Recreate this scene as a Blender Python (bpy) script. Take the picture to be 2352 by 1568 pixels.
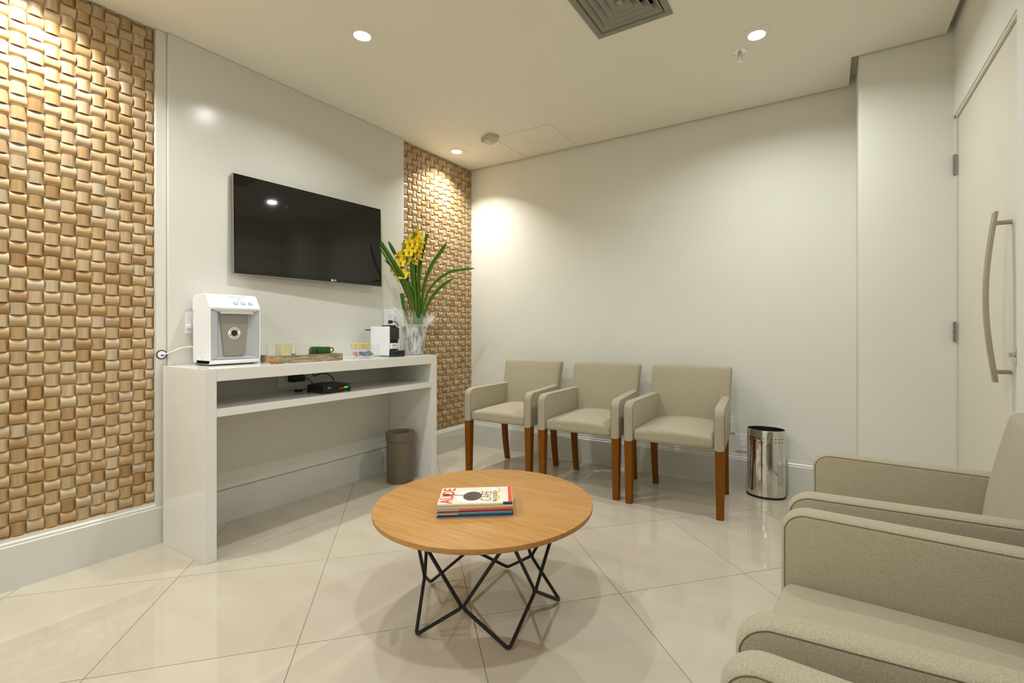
import bpy, bmesh, math, random
from mathutils import Vector, Matrix, Euler
for o in list(bpy.data.objects): bpy.data.objects.remove(o)
scene = bpy.context.scene
COL = scene.collection
R = math.radians
random.seed(7)

# ------------------------------------------------------------------ camera, world, exposure
CX, CY, FPX, YAW, CAMH = 1236.0, 759.3, 1098.0, R(31.35), 1.05
cam_d = bpy.data.cameras.new('camera'); cam = bpy.data.objects.new('camera', cam_d); COL.objects.link(cam)
cam_d.sensor_width = 36.0; cam_d.sensor_fit = 'HORIZONTAL'
cam_d.lens = 36.0 * FPX / 2352.0
cam_d.shift_x = -(CX - 1176.0) / 2352.0
cam_d.shift_y = (CY - 784.0) / 2352.0
cam_d.clip_start = 0.02
cam.location = (0, 0, CAMH); cam.rotation_euler = (R(90), 0, YAW)
scene.camera = cam
world = bpy.data.worlds.new('world'); scene.world = world; world.use_nodes = True
world.node_tree.nodes['Background'].inputs[0].default_value = (0.9, 0.86, 0.78, 1)
world.node_tree.nodes['Background'].inputs[1].default_value = 0.05
scene.view_settings.view_transform = 'Standard'; scene.view_settings.look = 'None'
scene.view_settings.exposure = 0.22; scene.view_settings.gamma = 1.0
scene.view_settings.use_curve_mapping = False
LAMP_W = [8.3, 9.8, 8.0, 10.0, 8.0, 8.5]          # watts of each ceiling downlight, added fill lamps last
LAMP_SPREAD = [145, 155, 150, 180, 180, 180]          # beam width of each, degrees
LAMP_COL = (0.955, 0.99, 1.0)
WASH_W = 9.0
WASH_COL = (1.0, 0.985, 0.93)

SN, CS = math.sin(YAW), math.cos(YAW)
def ray(u, v):
    a = (u - CX) / FPX; b = -(v - CY) / FPX
    return Vector((-SN + CS * a, CS + SN * a, b))
def at_depth(u, v, d): return Vector((0, 0, CAMH)) + ray(u, v) * d
def at_x(u, v, X): r = ray(u, v); return Vector((0, 0, CAMH)) + r * (X / r.x)
def project(p):
    fw = -SN * p[0] + CS * p[1]; rt = CS * p[0] + SN * p[1]
    if fw < 0.05: return None
    return (CX + FPX * rt / fw, CY - FPX * (p[2] - CAMH) / fw)

# room numbers (metres): left wall, far wall, column, right wall, ceiling
H = 2.536; H2 = 2.60
XW = -2.87; YF = 3.475; XC = 0.137; YC = 3.117; XR = 0.53; YB = -1.7
BBX = -2.823; BBY = 3.455

# ------------------------------------------------------------------ materials
def s2l(c): return c / 12.92 if c <= 0.04045 else ((c + 0.055) / 1.055) ** 2.4
def srgb(r, g, b): return (s2l(r / 255), s2l(g / 255), s2l(b / 255), 1)
MATS = {}
def mat(name, col, rough=0.5, metal=0.0, noise=0.0, nscale=20.0, bump=0.0, bscale=200.0, spec=0.5, trans=0.0, ior=1.45,
        emit=None, estr=0.0, sheen=0.0, stretch=(1, 1, 1), coat=0.0, alpha=1.0, coord='Object'):
    m = bpy.data.materials.new(name); m.use_nodes = True; nt = m.node_tree; b = nt.nodes['Principled BSDF']
    b.inputs['Base Color'].default_value = col; b.inputs['Roughness'].default_value = rough; b.inputs['Metallic'].default_value = metal
    b.inputs['Specular IOR Level'].default_value = spec; b.inputs['IOR'].default_value = ior
    b.inputs['Transmission Weight'].default_value = trans; b.inputs['Coat Weight'].default_value = coat
    b.inputs['Alpha'].default_value = alpha
    if sheen: b.inputs['Sheen Weight'].default_value = sheen
    if emit: b.inputs['Emission Color'].default_value = emit; b.inputs['Emission Strength'].default_value = estr
    if noise or bump:
        tc = nt.nodes.new('ShaderNodeTexCoord'); mp = nt.nodes.new('ShaderNodeMapping'); mp.inputs['Scale'].default_value = stretch
        nt.links.new(tc.outputs[coord], mp.inputs[0])
    if noise:
        n = nt.nodes.new('ShaderNodeTexNoise'); n.inputs['Scale'].default_value = nscale; n.inputs['Detail'].default_value = 5
        nt.links.new(mp.outputs[0], n.inputs['Vector'])
        cr = nt.nodes.new('ShaderNodeMapRange'); cr.inputs['From Min'].default_value = 0.3; cr.inputs['From Max'].default_value = 0.7
        cr.inputs['To Min'].default_value = 1 - noise; cr.inputs['To Max'].default_value = 1 + noise
        nt.links.new(n.outputs[0], cr.inputs[0])
        mx = nt.nodes.new('ShaderNodeVectorMath'); mx.operation = 'SCALE'; mx.inputs[0].default_value = col[:3]
        nt.links.new(cr.outputs[0], mx.inputs['Scale']); nt.links.new(mx.outputs[0], b.inputs['Base Color'])
    if bump:
        n2 = nt.nodes.new('ShaderNodeTexNoise'); n2.inputs['Scale'].default_value = bscale; n2.inputs['Detail'].default_value = 3
        nt.links.new(mp.outputs[0], n2.inputs['Vector'])
        bp = nt.nodes.new('ShaderNodeBump'); bp.inputs['Strength'].default_value = bump; bp.inputs['Distance'].default_value = 0.002
        nt.links.new(n2.outputs[0], bp.inputs['Height']); nt.links.new(bp.outputs[0], b.inputs['Normal'])
    MATS[name] = m; return m

WALL = mat('wall_paint', srgb(228, 227, 217), 0.6, noise=0.012, nscale=3, bump=0.03, bscale=120)
CEIL = mat('ceiling_paint', srgb(238, 233, 219), 0.7, noise=0.01, nscale=2)
LACQ = mat('white_lacquer', srgb(217, 215, 206), 0.20, spec=0.4)
BASEB = mat('baseboard_paint', srgb(214, 213, 205), 0.3)
CONS = mat('console_lacquer', srgb(232, 230, 223), 0.12)
GROUT = mat('grout', srgb(150, 138, 112), 0.8)
DOORP = mat('door_paint', srgb(224, 220, 204), 0.4)
CHROME = mat('chrome', (0.72, 0.71, 0.69, 1), 0.05, 1.0)
STEEL = mat('brushed_steel', srgb(176, 168, 152), 0.28, 1.0)
HINGE = mat('hinge_steel', srgb(150, 154, 160), 0.25, 1.0)
BLACK = mat('black_plastic', (0.008, 0.008, 0.008, 1), 0.35)
BLKMET = mat('black_powder_coat', (0.006, 0.0065, 0.008, 1), 0.45)
GLOSSBLK = mat('gloss_black', (0.01, 0.01, 0.009, 1), 0.08)
SCREEN = mat('tv_screen', (0.012, 0.0115, 0.009, 1), 0.045, spec=0.55)
SILVER = mat('silver_plastic', srgb(190, 192, 196), 0.3, 0.2)
WHITEP = mat('white_plastic', srgb(238, 238, 240), 0.2)
GREYP = mat('grey_panel', srgb(152, 148, 138), 0.3, 0.2)
TAUPE = mat('taupe_plastic', srgb(112, 101, 84), 0.45, bump=0.05, bscale=300)
DARKIN = mat('dark_inside', (0.012, 0.012, 0.016, 1), 0.5)
FABRIC = mat('linen_fabric', srgb(172, 163, 140), 0.95, noise=0.17, nscale=430, bump=0.35, bscale=700, spec=0.15, sheen=0.15)
SEAM = mat('seam_thread', srgb(104, 96, 78), 0.9)
LEGW = mat('chair_leg_wood', srgb(124, 72, 4), 0.45, spec=0.2, noise=0.12, nscale=14, stretch=(6, 6, 0.6))
GREEN = mat('leaf_green', srgb(62, 104, 20), 0.4, noise=0.15, nscale=60)
STEMG = mat('stem_green', srgb(122, 136, 30), 0.5)
STEMB = mat('stem_brown', srgb(112, 84, 30), 0.6)
YELLOW = mat('petal_yellow', srgb(240, 214, 34), 0.5, noise=0.08, nscale=60)
YELGRN = mat('petal_yellow_green', srgb(196, 194, 24), 0.5, noise=0.1, nscale=50)
LIPR = mat('petal_lip', srgb(206, 104, 20), 0.5)
LIPC = mat('petal_lip_red', srgb(150, 30, 12), 0.5)
GLASS = mat('clear_glass', (0.99, 0.99, 0.98, 1), 0.0, trans=1.0, ior=1.45)
GLASSY = mat('yellow_glass', srgb(253, 249, 228), 0.0, trans=1.0, ior=1.45)
ACRYL = mat('clear_acrylic', srgb(236, 238, 238), 0.03, spec=0.7, alpha=0.10)
AMBER = mat('amber_glass', srgb(232, 150, 10), 0.05, trans=0.8, ior=1.45)
MUG = mat('green_mug', srgb(52, 92, 42), 0.25)
REDINK = mat('red_ink', srgb(214, 66, 36), 0.4)
BLKINK = mat('black_ink', srgb(40, 34, 30), 0.4)
GREYINK = mat('grey_ink', srgb(150, 146, 140), 0.4)
BLUEINK = mat('blue_ink', srgb(70, 116, 190), 0.35)
PALEBLUE = mat('pale_blue', srgb(206, 220, 238), 0.3)
PAPER = mat('paper', srgb(236, 228, 210), 0.6)
PRINTW = mat('print_white', srgb(238, 236, 230), 0.35)
BROWNI = mat('brown_ink', srgb(78, 62, 46), 0.4, noise=0.4, nscale=120)
TANI = mat('tan_ink', srgb(220, 190, 140), 0.4)
WHITECORD = mat('white_cord', srgb(232, 228, 214), 0.4)
EMITB = mat('lamp_bulb', (1, 1, 1, 1), 0.5, emit=(1, 0.97, 0.92, 1), estr=30.0)
EMITR = mat('red_led', (0.2, 0, 0, 1), 0.5, emit=(1, 0.02, 0.02, 1), estr=1.6)
EMITG = mat('green_led', (0, 0.2, 0, 1), 0.5, emit=(0.02, 1, 0.03, 1), estr=1.3)
VENTM = mat('vent_metal', srgb(140, 137, 124), 0.5)
VENTI = mat('vent_inner', srgb(158, 156, 142), 0.55)

def tile_material():
    m = mat('porcelain_tile', srgb(208, 199, 178), 0.03, spec=0.5, ior=1.7)
    nt = m.node_tree; b = nt.nodes['Principled BSDF']
    g = nt.nodes.new('ShaderNodeNewGeometry'); oi = nt.nodes.new('ShaderNodeObjectInfo')
    n = nt.nodes.new('ShaderNodeTexNoise'); n.inputs['Scale'].default_value = 3.0; n.inputs['Detail'].default_value = 8
    mp = nt.nodes.new('ShaderNodeMapping'); mp.inputs['Rotation'].default_value = (0, 0, 0.8); mp.inputs['Scale'].default_value = (1, 3.0, 1)
    nt.links.new(g.outputs['Position'], mp.inputs[0]); nt.links.new(mp.outputs[0], n.inputs['Vector'])
    cr = nt.nodes.new('ShaderNodeValToRGB'); e = cr.color_ramp.elements
    e[0].position = 0.3; e[0].color = srgb(190, 180, 161); e[1].position = 0.72; e[1].color = srgb(198, 189, 172)
    nt.links.new(n.outputs[0], cr.inputs[0])
    mr = nt.nodes.new('ShaderNodeMapRange'); mr.inputs['To Min'].default_value = 0.97; mr.inputs['To Max'].default_value = 1.03
    nt.links.new(oi.outputs['Random'], mr.inputs[0])
    sc = nt.nodes.new('ShaderNodeVectorMath'); sc.operation = 'SCALE'
    nt.links.new(cr.outputs[0], sc.inputs[0]); nt.links.new(mr.outputs[0], sc.inputs['Scale']); nt.links.new(sc.outputs[0], b.inputs['Base Color'])
    return m
TILE = tile_material()

def block_material(name, stretch):
    m = mat(name, srgb(196, 156, 100), 0.42, spec=0.45)
    nt = m.node_tree; b = nt.nodes['Principled BSDF']
    oi = nt.nodes.new('ShaderNodeObjectInfo'); g = nt.nodes.new('ShaderNodeNewGeometry')
    ad = nt.nodes.new('ShaderNodeMath'); ad.operation = 'ADD'; fr = nt.nodes.new('ShaderNodeMath'); fr.operation = 'FRACT'
    nt.links.new(oi.outputs['Random'], ad.inputs[0]); nt.links.new(g.outputs['Random Per Island'], ad.inputs[1]); nt.links.new(ad.outputs[0], fr.inputs[0])
    cr = nt.nodes.new('ShaderNodeValToRGB'); el = cr.color_ramp.elements
    stops = [(0.0, (185, 157, 116)), (0.2, (195, 172, 138)), (0.38, (181, 151, 108)), (0.55, (191, 165, 125)), (0.7, (173, 140, 96)), (0.82, (196, 177, 148)), (0.92, (163, 127, 83)), (1.0, (185, 155, 108))]
    el[0].position = 0; el[0].color = srgb(*stops[0][1]); el[1].position = 1; el[1].color = srgb(*stops[-1][1])
    for p, c in stops[1:-1]:
        x = el.new(p); x.color = srgb(*c)
    nt.links.new(fr.outputs[0], cr.inputs[0])
    mp = nt.nodes.new('ShaderNodeMapping'); mp.inputs['Scale'].default_value = stretch
    nt.links.new(g.outputs['Position'], mp.inputs[0])
    n = nt.nodes.new('ShaderNodeTexNoise'); n.inputs['Scale'].default_value = 60; n.inputs['Detail'].default_value = 4
    nt.links.new(mp.outputs[0], n.inputs['Vector'])
    mr = nt.nodes.new('ShaderNodeMapRange'); mr.inputs['From Min'].default_value = 0.3; mr.inputs['From Max'].default_value = 0.7; mr.inputs['To Min'].default_value = 0.82; mr.inputs['To Max'].default_value = 1.12
    nt.links.new(n.outputs[0], mr.inputs[0])
    sc = nt.nodes.new('ShaderNodeVectorMath'); sc.operation = 'SCALE'
    nt.links.new(cr.outputs[0], sc.inputs[0]); nt.links.new(mr.outputs[0], sc.inputs['Scale']); nt.links.new(sc.outputs[0], b.inputs['Base Color'])
    return m
WOODH = block_material('wood_block_level', (1, 0.12, 1.6))
WOODV = block_material('wood_block_upright', (1, 1.6, 0.12))

def table_material():
    m = mat('oak_veneer', srgb(214, 164, 98), 0.42, spec=0.35)
    nt = m.node_tree; b = nt.nodes['Principled BSDF']
    tc = nt.nodes.new('ShaderNodeTexCoord'); mp = nt.nodes.new('ShaderNodeMapping'); mp.inputs['Rotation'].default_value = (0, 0, R(-33)); mp.inputs['Scale'].default_value = (0.5, 9, 9)
    nt.links.new(tc.outputs['Object'], mp.inputs[0])
    n = nt.nodes.new('ShaderNodeTexNoise'); n.inputs['Scale'].default_value = 9; n.inputs['Detail'].default_value = 8; n.inputs['Roughness'].default_value = 0.65
    nt.links.new(mp.outputs[0], n.inputs['Vector'])
    cr = nt.nodes.new('ShaderNodeValToRGB'); e = cr.color_ramp.elements
    e[0].position = 0.32; e[0].color = srgb(168, 119, 60); e[1].position = 0.62; e[1].color = srgb(189, 144, 84)
    nt.links.new(n.outputs[0], cr.inputs[0]); nt.links.new(cr.outputs[0], b.inputs['Base Color'])
    return m
OAK = table_material()

def stone_tray_material():
    m = mat('stone_pattern', srgb(170, 155, 130), 0.5)
    nt = m.node_tree; b = nt.nodes['Principled BSDF']
    tc = nt.nodes.new('ShaderNodeTexCoord'); mp = nt.nodes.new('ShaderNodeMapping'); mp.inputs['Rotation'].default_value = (R(-90), 0, 0); mp.inputs['Scale'].default_value = (1, 1, 1)
    sx = nt.nodes.new('ShaderNodeSeparateXYZ'); cx = nt.nodes.new('ShaderNodeCombineXYZ'); add = nt.nodes.new('ShaderNodeMath'); add.operation = 'ADD'
    nt.links.new(tc.outputs['Object'], sx.inputs[0]); nt.links.new(sx.outputs[0], add.inputs[0]); nt.links.new(sx.outputs[1], add.inputs[1])
    nt.links.new(add.outputs[0], cx.inputs[0]); nt.links.new(sx.outputs[2], cx.inputs[1])
    br = nt.nodes.new('ShaderNodeTexBrick'); br.inputs['Scale'].default_value = 26; br.inputs['Mortar Size'].default_value = 0.03
    br.inputs['Brick Width'].default_value = 0.85; br.inputs['Row Height'].default_value = 0.2
    br.inputs['Color1'].default_value = srgb(196, 180, 150); br.inputs['Color2'].default_value = srgb(140, 118, 92); br.inputs['Mortar'].default_value = srgb(84, 72, 58)
    nt.links.new(cx.outputs[0], br.inputs['Vector']); nt.links.new(br.outputs[0], b.inputs['Base Color'])
    return m
STONE = stone_tray_material()

def foil_material():
    m = mat('silver_foil', srgb(208, 210, 210), 0.35, 0.25)
    nt = m.node_tree; b = nt.nodes['Principled BSDF']
    tc = nt.nodes.new('ShaderNodeTexCoord'); mp = nt.nodes.new('ShaderNodeMapping'); mp.inputs['Scale'].default_value = (40, 40, 7)
    nt.links.new(tc.outputs['Object'], mp.inputs[0])
    n = nt.nodes.new('ShaderNodeTexNoise'); n.inputs['Scale'].default_value = 1.6; n.inputs['Detail'].default_value = 6; n.inputs['Distortion'].default_value = 0.6
    nt.links.new(mp.outputs[0], n.inputs['Vector'])
    cr = nt.nodes.new('ShaderNodeValToRGB'); e = cr.color_ramp.elements
    e[0].position = 0.36; e[0].color = srgb(138, 140, 136); e[1].position = 0.56; e[1].color = srgb(222, 225, 226)
    nt.links.new(n.outputs[0], cr.inputs[0]); nt.links.new(cr.outputs[0], b.inputs['Base Color'])
    bp = nt.nodes.new('ShaderNodeBump'); bp.inputs['Strength'].default_value = 0.4; bp.inputs['Distance'].default_value = 0.004
    nt.links.new(n.outputs[0], bp.inputs['Height']); nt.links.new(bp.outputs[0], b.inputs['Normal'])
    return m
FOIL = foil_material()
CELLO = mat('cellophane', (1, 1, 1, 1), 0.06, spec=0.9, alpha=0.22, bump=1.0, bscale=90)

# ------------------------------------------------------------------ geometry helpers
class G:
    """collects faces, builds ONE mesh object"""
    def __init__(self): self.v = []; self.f = []; self.mi = []; self.cur = 0
    def add(self, vs, fs, M=None):
        n = len(self.v)
        self.v += [tuple(M @ Vector(p)) if M else tuple(p) for p in vs]
        self.f += [tuple(i + n for i in f) for f in fs]; self.mi += [self.cur] * len(fs)
        return self
    def box(self, x0, x1, y0, y1, z0, z1, M=None):
        vs = [(x0, y0, z0), (x1, y0, z0), (x1, y1, z0), (x0, y1, z0), (x0, y0, z1), (x1, y0, z1), (x1, y1, z1), (x0, y1, z1)]
        return self.add(vs, [(0, 3, 2, 1), (4, 5, 6, 7), (0, 1, 5, 4), (1, 2, 6, 5), (2, 3, 7, 6), (3, 0, 4, 7)], M)
    def rbox(self, x0, x1, y0, y1, z0, z1, r=0.01, n=8, fn=None, M=None):
        c = Vector(((x0 + x1) / 2, (y0 + y1) / 2, (z0 + z1) / 2)); h = Vector(((x1 - x0) / 2, (y1 - y0) / 2, (z1 - z0) / 2))
        r = min(r, h.x, h.y, h.z)
        def coords(hh):
            k = 3; a = [-hh + r * (1 - math.cos(math.pi / 2 * i / k)) for i in range(k)]
            m = [(-hh + r) + (2 * (hh - r)) * i / n for i in range(n + 1)]
            return a + m + [-q for q in reversed(a)]
        vs = []; fs = []; idx = {}
        def vert(p):
            key = (round(p[0], 6), round(p[1], 6), round(p[2], 6))
            if key in idx: return idx[key]
            q = Vector([max(-h[i] + r, min(h[i] - r, p[i])) for i in range(3)]); d = Vector(p) - q
            if d.length > 1e-9: q = q + d.normalized() * r
            w = q + c
            if fn: w = Vector(fn(w))
            idx[key] = len(vs); vs.append(tuple(w)); return idx[key]
        for ax in range(3):
            a, b = [(1, 2), (2, 0), (0, 1)][ax]
            ca, cb = coords(h[a]), coords(h[b])
            for sgn in (-1, 1):
                for i in range(len(ca) - 1):
                    for j in range(len(cb) - 1):
                        q = []
                        for (aa, bb) in ((ca[i], cb[j]), (ca[i + 1], cb[j]), (ca[i + 1], cb[j + 1]), (ca[i], cb[j + 1])):
                            p = [0, 0, 0]; p[ax] = sgn * h[ax]; p[a] = aa; p[b] = bb; q.append(vert(p))
                        if len(set(q)) < 3: continue
                        q = list(dict.fromkeys(q)); fs.append(tuple(q if sgn > 0 else reversed(q)))
        return self.add(vs, fs, M)
    def lathe(self, prof, n=32, c=(0, 0), sx=1.0, sy=1.0, M=None, a0=0.0):
        vs = []; fs = []
        for (r, z) in prof:
            for i in range(n):
                a = a0 + 2 * math.pi * i / n; vs.append((c[0] + r * sx * math.cos(a), c[1] + r * sy * math.sin(a), z))
        for k in range(len(prof) - 1):
            for i in range(n):
                j = (i + 1) % n; fs.append((k * n + i, k * n + j, (k + 1) * n + j, (k + 1) * n + i))
        if prof[0][0] > 1e-6: fs.append(tuple(reversed(range(n))))
        if prof[-1][0] > 1e-6: fs.append(tuple(range((len(prof) - 1) * n, len(prof) * n)))
        return self.add(vs, fs, M)
    def lathe_open(self, prof, n=32, c=(0, 0), sx=1.0, sy=1.0, M=None):
        vs = []; fs = []
        for (r, z) in prof:
            for i in range(n):
                a = 2 * math.pi * i / n; vs.append((c[0] + r * sx * math.cos(a), c[1] + r * sy * math.sin(a), z))
        for k in range(len(prof) - 1):
            for i in range(n):
                j = (i + 1) % n; fs.append((k * n + i, k * n + j, (k + 1) * n + j, (k + 1) * n + i))
        return self.add(vs, fs, M)
    def disc(self, c, r, normal, n=24, ry=None):
        nv = Vector(normal).normalized(); q = nv.to_track_quat('Z', 'Y').to_matrix().to_4x4(); q.translation = Vector(c)
        vs = [(r * math.cos(2 * math.pi * i / n), (ry or r) * math.sin(2 * math.pi * i / n), 0) for i in range(n)]
        return self.add(vs, [tuple(range(n))], q)
    def cyl(self, p0, p1, r, n=12, r1=None):
        p0 = Vector(p0); p1 = Vector(p1); d = p1 - p0
        q = d.to_track_quat('Z', 'Y').to_matrix().to_4x4(); q.translation = p0
        return self.lathe([(r, 0), (r if r1 is None else r1, d.length)], n, M=q)
    def tube(self, pts, r, n=8, closed=False, rf=None):
        pts = [Vector(p) for p in pts]; m = len(pts); vs = []; fs = []
        up = Vector((0.12, 0.31, 0.94)).normalized(); prev = None
        for i, p in enumerate(pts):
            if closed: t = (pts[(i + 1) % m] - pts[i - 1])
            else: t = pts[min(i + 1, m - 1)] - pts[max(i - 1, 0)]
            t = t.normalized() if t.length > 1e-9 else Vector((0, 0, 1))
            if prev is None:
                a = t.cross(up)
                if a.length < 1e-3: a = t.cross(Vector((1, 0, 0)))
                a.normalize()
            else:
                a = prev - t * prev.dot(t); a.normalize()
            prev = a; b = t.cross(a); rr = r if rf is None else rf(i / (m - 1))
            for k in range(n):
                an = 2 * math.pi * k / n; vs.append(tuple(p + a * (rr * math.cos(an)) + b * (rr * math.sin(an))))
        for i in range(m if closed else m - 1):
            j = (i + 1) % m
            for k in range(n):
                l = (k + 1) % n; fs.append((i * n + k, i * n + l, j * n + l, j * n + k))
        if not closed: fs += [tuple(reversed(range(n))), tuple(range((m - 1) * n, m * n))]
        return self.add(vs, fs)
    def prism(self, poly, w0, w1, axis='y', M=None):
        """poly: 2D points; axis y: poly is (x,z); axis x: (y,z); axis z: (x,y)"""
        def P3(p, w): return {'y': (p[0], w, p[1]), 'x': (w, p[0], p[1]), 'z': (p[0], p[1], w)}[axis]
        n = len(poly); vs = [P3(p, w0) for p in poly] + [P3(p, w1) for p in poly]
        fs = [tuple(range(n)), tuple(range(2 * n - 1, n - 1, -1))] + [(i, i + n, (i + 1) % n + n, (i + 1) % n) for i in range(n)]
        return self.add(vs, fs, M)
    def build(self, name, m, parent=None, loc=None, smooth=40, bevel=0.0, segs=2, inv=None):
        me = bpy.data.meshes.new(name)
        org = Vector(loc) if loc else Vector((0, 0, 0))
        me.from_pydata([tuple(Vector(p) - org) for p in self.v], [], self.f)
        bm = bmesh.new(); bm.from_mesh(me); bmesh.ops.recalc_face_normals(bm, faces=bm.faces)
        if bevel > 0:
            ed = [e for e in bm.edges if len(e.link_faces) == 2 and e.calc_face_angle(0) > R(30)]
            bmesh.ops.bevel(bm, geom=ed, offset=bevel, segments=segs, profile=0.5, affect='EDGES', clamp_overlap=True)
        bm.to_mesh(me); bm.free()
        for q in (m if isinstance(m, (list, tuple)) else [m]): me.materials.append(q)
        if isinstance(m, (list, tuple)) and not bevel: me.polygons.foreach_set('material_index', self.mi)
        if smooth:
            me.polygons.foreach_set('use_smooth', [True] * len(me.polygons)); me.set_sharp_from_angle(angle=R(smooth))
        me.update()
        o = bpy.data.objects.new(name, me); COL.objects.link(o); o.location = org
        if bevel > 0 and smooth:
            wn = o.modifiers.new('weighted_normal', 'WEIGHTED_NORMAL'); wn.keep_sharp = True; wn.weight = 90
        if parent: o.parent = parent
        return o

def tag(o, label=None, cat=None, group=None, kind=None):
    if label: o['label'] = label
    if cat: o['category'] = cat
    if group: o['group'] = group
    if kind: o['kind'] = kind
    return o
def thing(name, label, cat, loc=(0, 0, 0), rz=0.0, group=None):
    o = bpy.data.objects.new(name, None); COL.objects.link(o); o.location = loc; o.rotation_euler = (0, 0, rz)
    o.empty_display_size = 0.1
    return tag(o, label, cat, group)
def struct(o): return tag(o, kind='structure')
def under(root, objs):
    """parent world-space objects to a thing, keeping their place (identity rotation roots)"""
    for o in objs: o.parent = root; o.location = Vector(o.location) - Vector(root.location)
    return root
def copy_tree(o, parent=None):
    c = o.copy(); COL.objects.link(c); c.parent = parent
    for ch in list(o.children): copy_tree(ch, c)
    return c
def smooth_path(pts, n=8):
    pts = [Vector(p) for p in pts]; out = []
    for i in range(len(pts) - 1):
        p0 = pts[max(i - 1, 0)]; p1 = pts[i]; p2 = pts[i + 1]; p3 = pts[min(i + 2, len(pts) - 1)]
        for k in range(n):
            t = k / n
            out.append(0.5 * ((2 * p1) + (p2 - p0) * t + (2 * p0 - 5 * p1 + 4 * p2 - p3) * t * t + (3 * p1 - p0 - 3 * p2 + p3) * t ** 3))
    out.append(pts[-1]); return out
def text_geo(body, size, align='CENTER', bold=0.0, sx=1.0):
    cu = bpy.data.curves.new('lettering', 'FONT'); cu.body = body; cu.size = size; cu.align_x = align; cu.align_y = 'CENTER'; cu.offset = bold; cu.resolution_u = 3
    ob = bpy.data.objects.new('lettering', cu); COL.objects.link(ob)
    dg = bpy.context.evaluated_depsgraph_get(); me = bpy.data.meshes.new_from_object(ob.evaluated_get(dg))
    vs = [(v.co.x * sx, v.co.y, v.co.z) for v in me.vertices]; fs = [tuple(p.vertices) for p in me.polygons]
    bpy.data.objects.remove(ob); bpy.data.curves.remove(cu); bpy.data.meshes.remove(me)
    return vs, fs
def frame_mat(origin, xdir, ydir):
    x = Vector(xdir).normalized(); y = Vector(ydir).normalized(); z = x.cross(y)
    M = Matrix((x, y, z)).transposed().to_4x4(); M.translation = Vector(origin); return M

# ------------------------------------------------------------------ floor and its tiles
fl = struct(G().box(XW, XR + 0.1, YB, YF + 0.05, -0.06, -0.0025).build('floor', GROUT))
GO = Vector((-1.519, 0.9456)); GA = Vector((0.4018, 0.4286)); GB = Vector((-0.4511, 0.4264))
def clip_poly(poly, ax, val, keep_less):
    out = []
    for i in range(len(poly)):
        p, q = poly[i], poly[(i + 1) % len(poly)]
        ip = (p[ax] <= val) if keep_less else (p[ax] >= val); iq = (q[ax] <= val) if keep_less else (q[ax] >= val)
        if ip: out.append(p)
        if ip != iq:
            t = (val - p[ax]) / (q[ax] - p[ax]); out.append(p + (q - p) * t)
    return out
ga, gb = GA.normalized(), GB.normalized(); gap = 0.0013
for i in range(-8, 9):
    for j in range(-8, 9):
        o = GO + GA * i + GB * j
        poly = [o + ga * gap + gb * gap, o + GA - ga * gap + gb * gap, o + GA + GB - ga * gap - gb * gap, o + GB + ga * gap - gb * gap]
        for ax, val, less in ((0, XW + 0.01, False), (0, XR, True), (1, YB, False), (1, YF, True)):
            poly = clip_poly(poly, ax, val, less)
            if len(poly) < 3: break
        if len(poly) < 3: continue
        area = abs(sum(poly[k].x * poly[(k + 1) % len(poly)].y - poly[(k + 1) % len(poly)].x * poly[k].y for k in range(len(poly)))) / 2
        if area < 0.002: continue
        c = sum(poly, Vector((0, 0))) / len(poly)
        G().prism([tuple(p) for p in poly], -0.0025, 0.0, 'z').build('tile', TILE, fl, loc=(c.x, c.y, 0), smooth=0)

# ------------------------------------------------------------------ ceiling with cut-outs for lamps and diffuser
LAMPS = [(-2.01, 1.596), (-0.312, 2.623), (-0.60, 0.90), (-2.01, -0.45), (-0.45, -0.75), (-1.25, -1.15)]  # last three are unseen, added behind the viewer for ambient light
WASH = [(-2.641, 3.036), (-2.64, 0.56)]
LH = 0.052
VX0, VX1, VY0, VY1 = -0.972, -0.652, 1.88, 2.208
holes = [(x - LH, x + LH, y - LH, y + LH) for (x, y) in LAMPS + WASH] + [(VX0, VX1, VY0, VY1)]
CEX0, CEY1 = XC - 0.035, YF - 0.018     # ceiling edge by column, by far wall
CEX1, CEY0 = XR - 0.03, YC - 0.012
xs = sorted(set([XW, CEX0, CEX1] + [h[0] for h in holes] + [h[1] for h in holes])); ys = sorted(set([YB, CEY0, CEY1] + [h[2] for h in holes] + [h[3] for h in holes]))
g = G()
for i in range(len(xs) - 1):
    for j in range(len(ys) - 1):
        mx, my = (xs[i] + xs[i + 1]) / 2, (ys[j] + ys[j + 1]) / 2
        if mx > CEX0 and my > CEY0: continue
        if any(h[0] < mx < h[1] and h[2] < my < h[3] for h in holes): continue
        g.add([(xs[i], ys[j], H), (xs[i + 1], ys[j], H), (xs[i + 1], ys[j + 1], H), (xs[i], ys[j + 1], H)], [(0, 3, 2, 1)])
for h in holes:
    x0, x1, y0, y1 = h
    for a, b in (((x0, y0), (x1, y0)), ((x1, y0), (x1, y1)), ((x1, y1), (x0, y1)), ((x0, y1), (x0, y0))):
        g.add([(a[0], a[1], H), (b[0], b[1], H), (b[0], b[1], H2), (a[0], a[1], H2)], [(0, 1, 2, 3)])
for a, b in (((XW, CEY1), (CEX0, CEY1)), ((CEX0, CEY1), (CEX0, CEY0)), ((CEX0, CEY0), (CEX1, CEY0)), ((CEX1, CEY0), (CEX1, YB))):
    g.add([(a[0], a[1], H), (b[0], b[1], H), (b[0], b[1], H2), (a[0], a[1], H2)], [(0, 1, 2, 3)])
g.box(XW - 0.1, XR + 0.15, YB - 0.1, YF + 0.15, H2, H2 + 0.06)
bmw = g
me = bpy.data.meshes.new('ceiling'); me.from_pydata(g.v, [], g.f); me.materials.append(CEIL)
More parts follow.
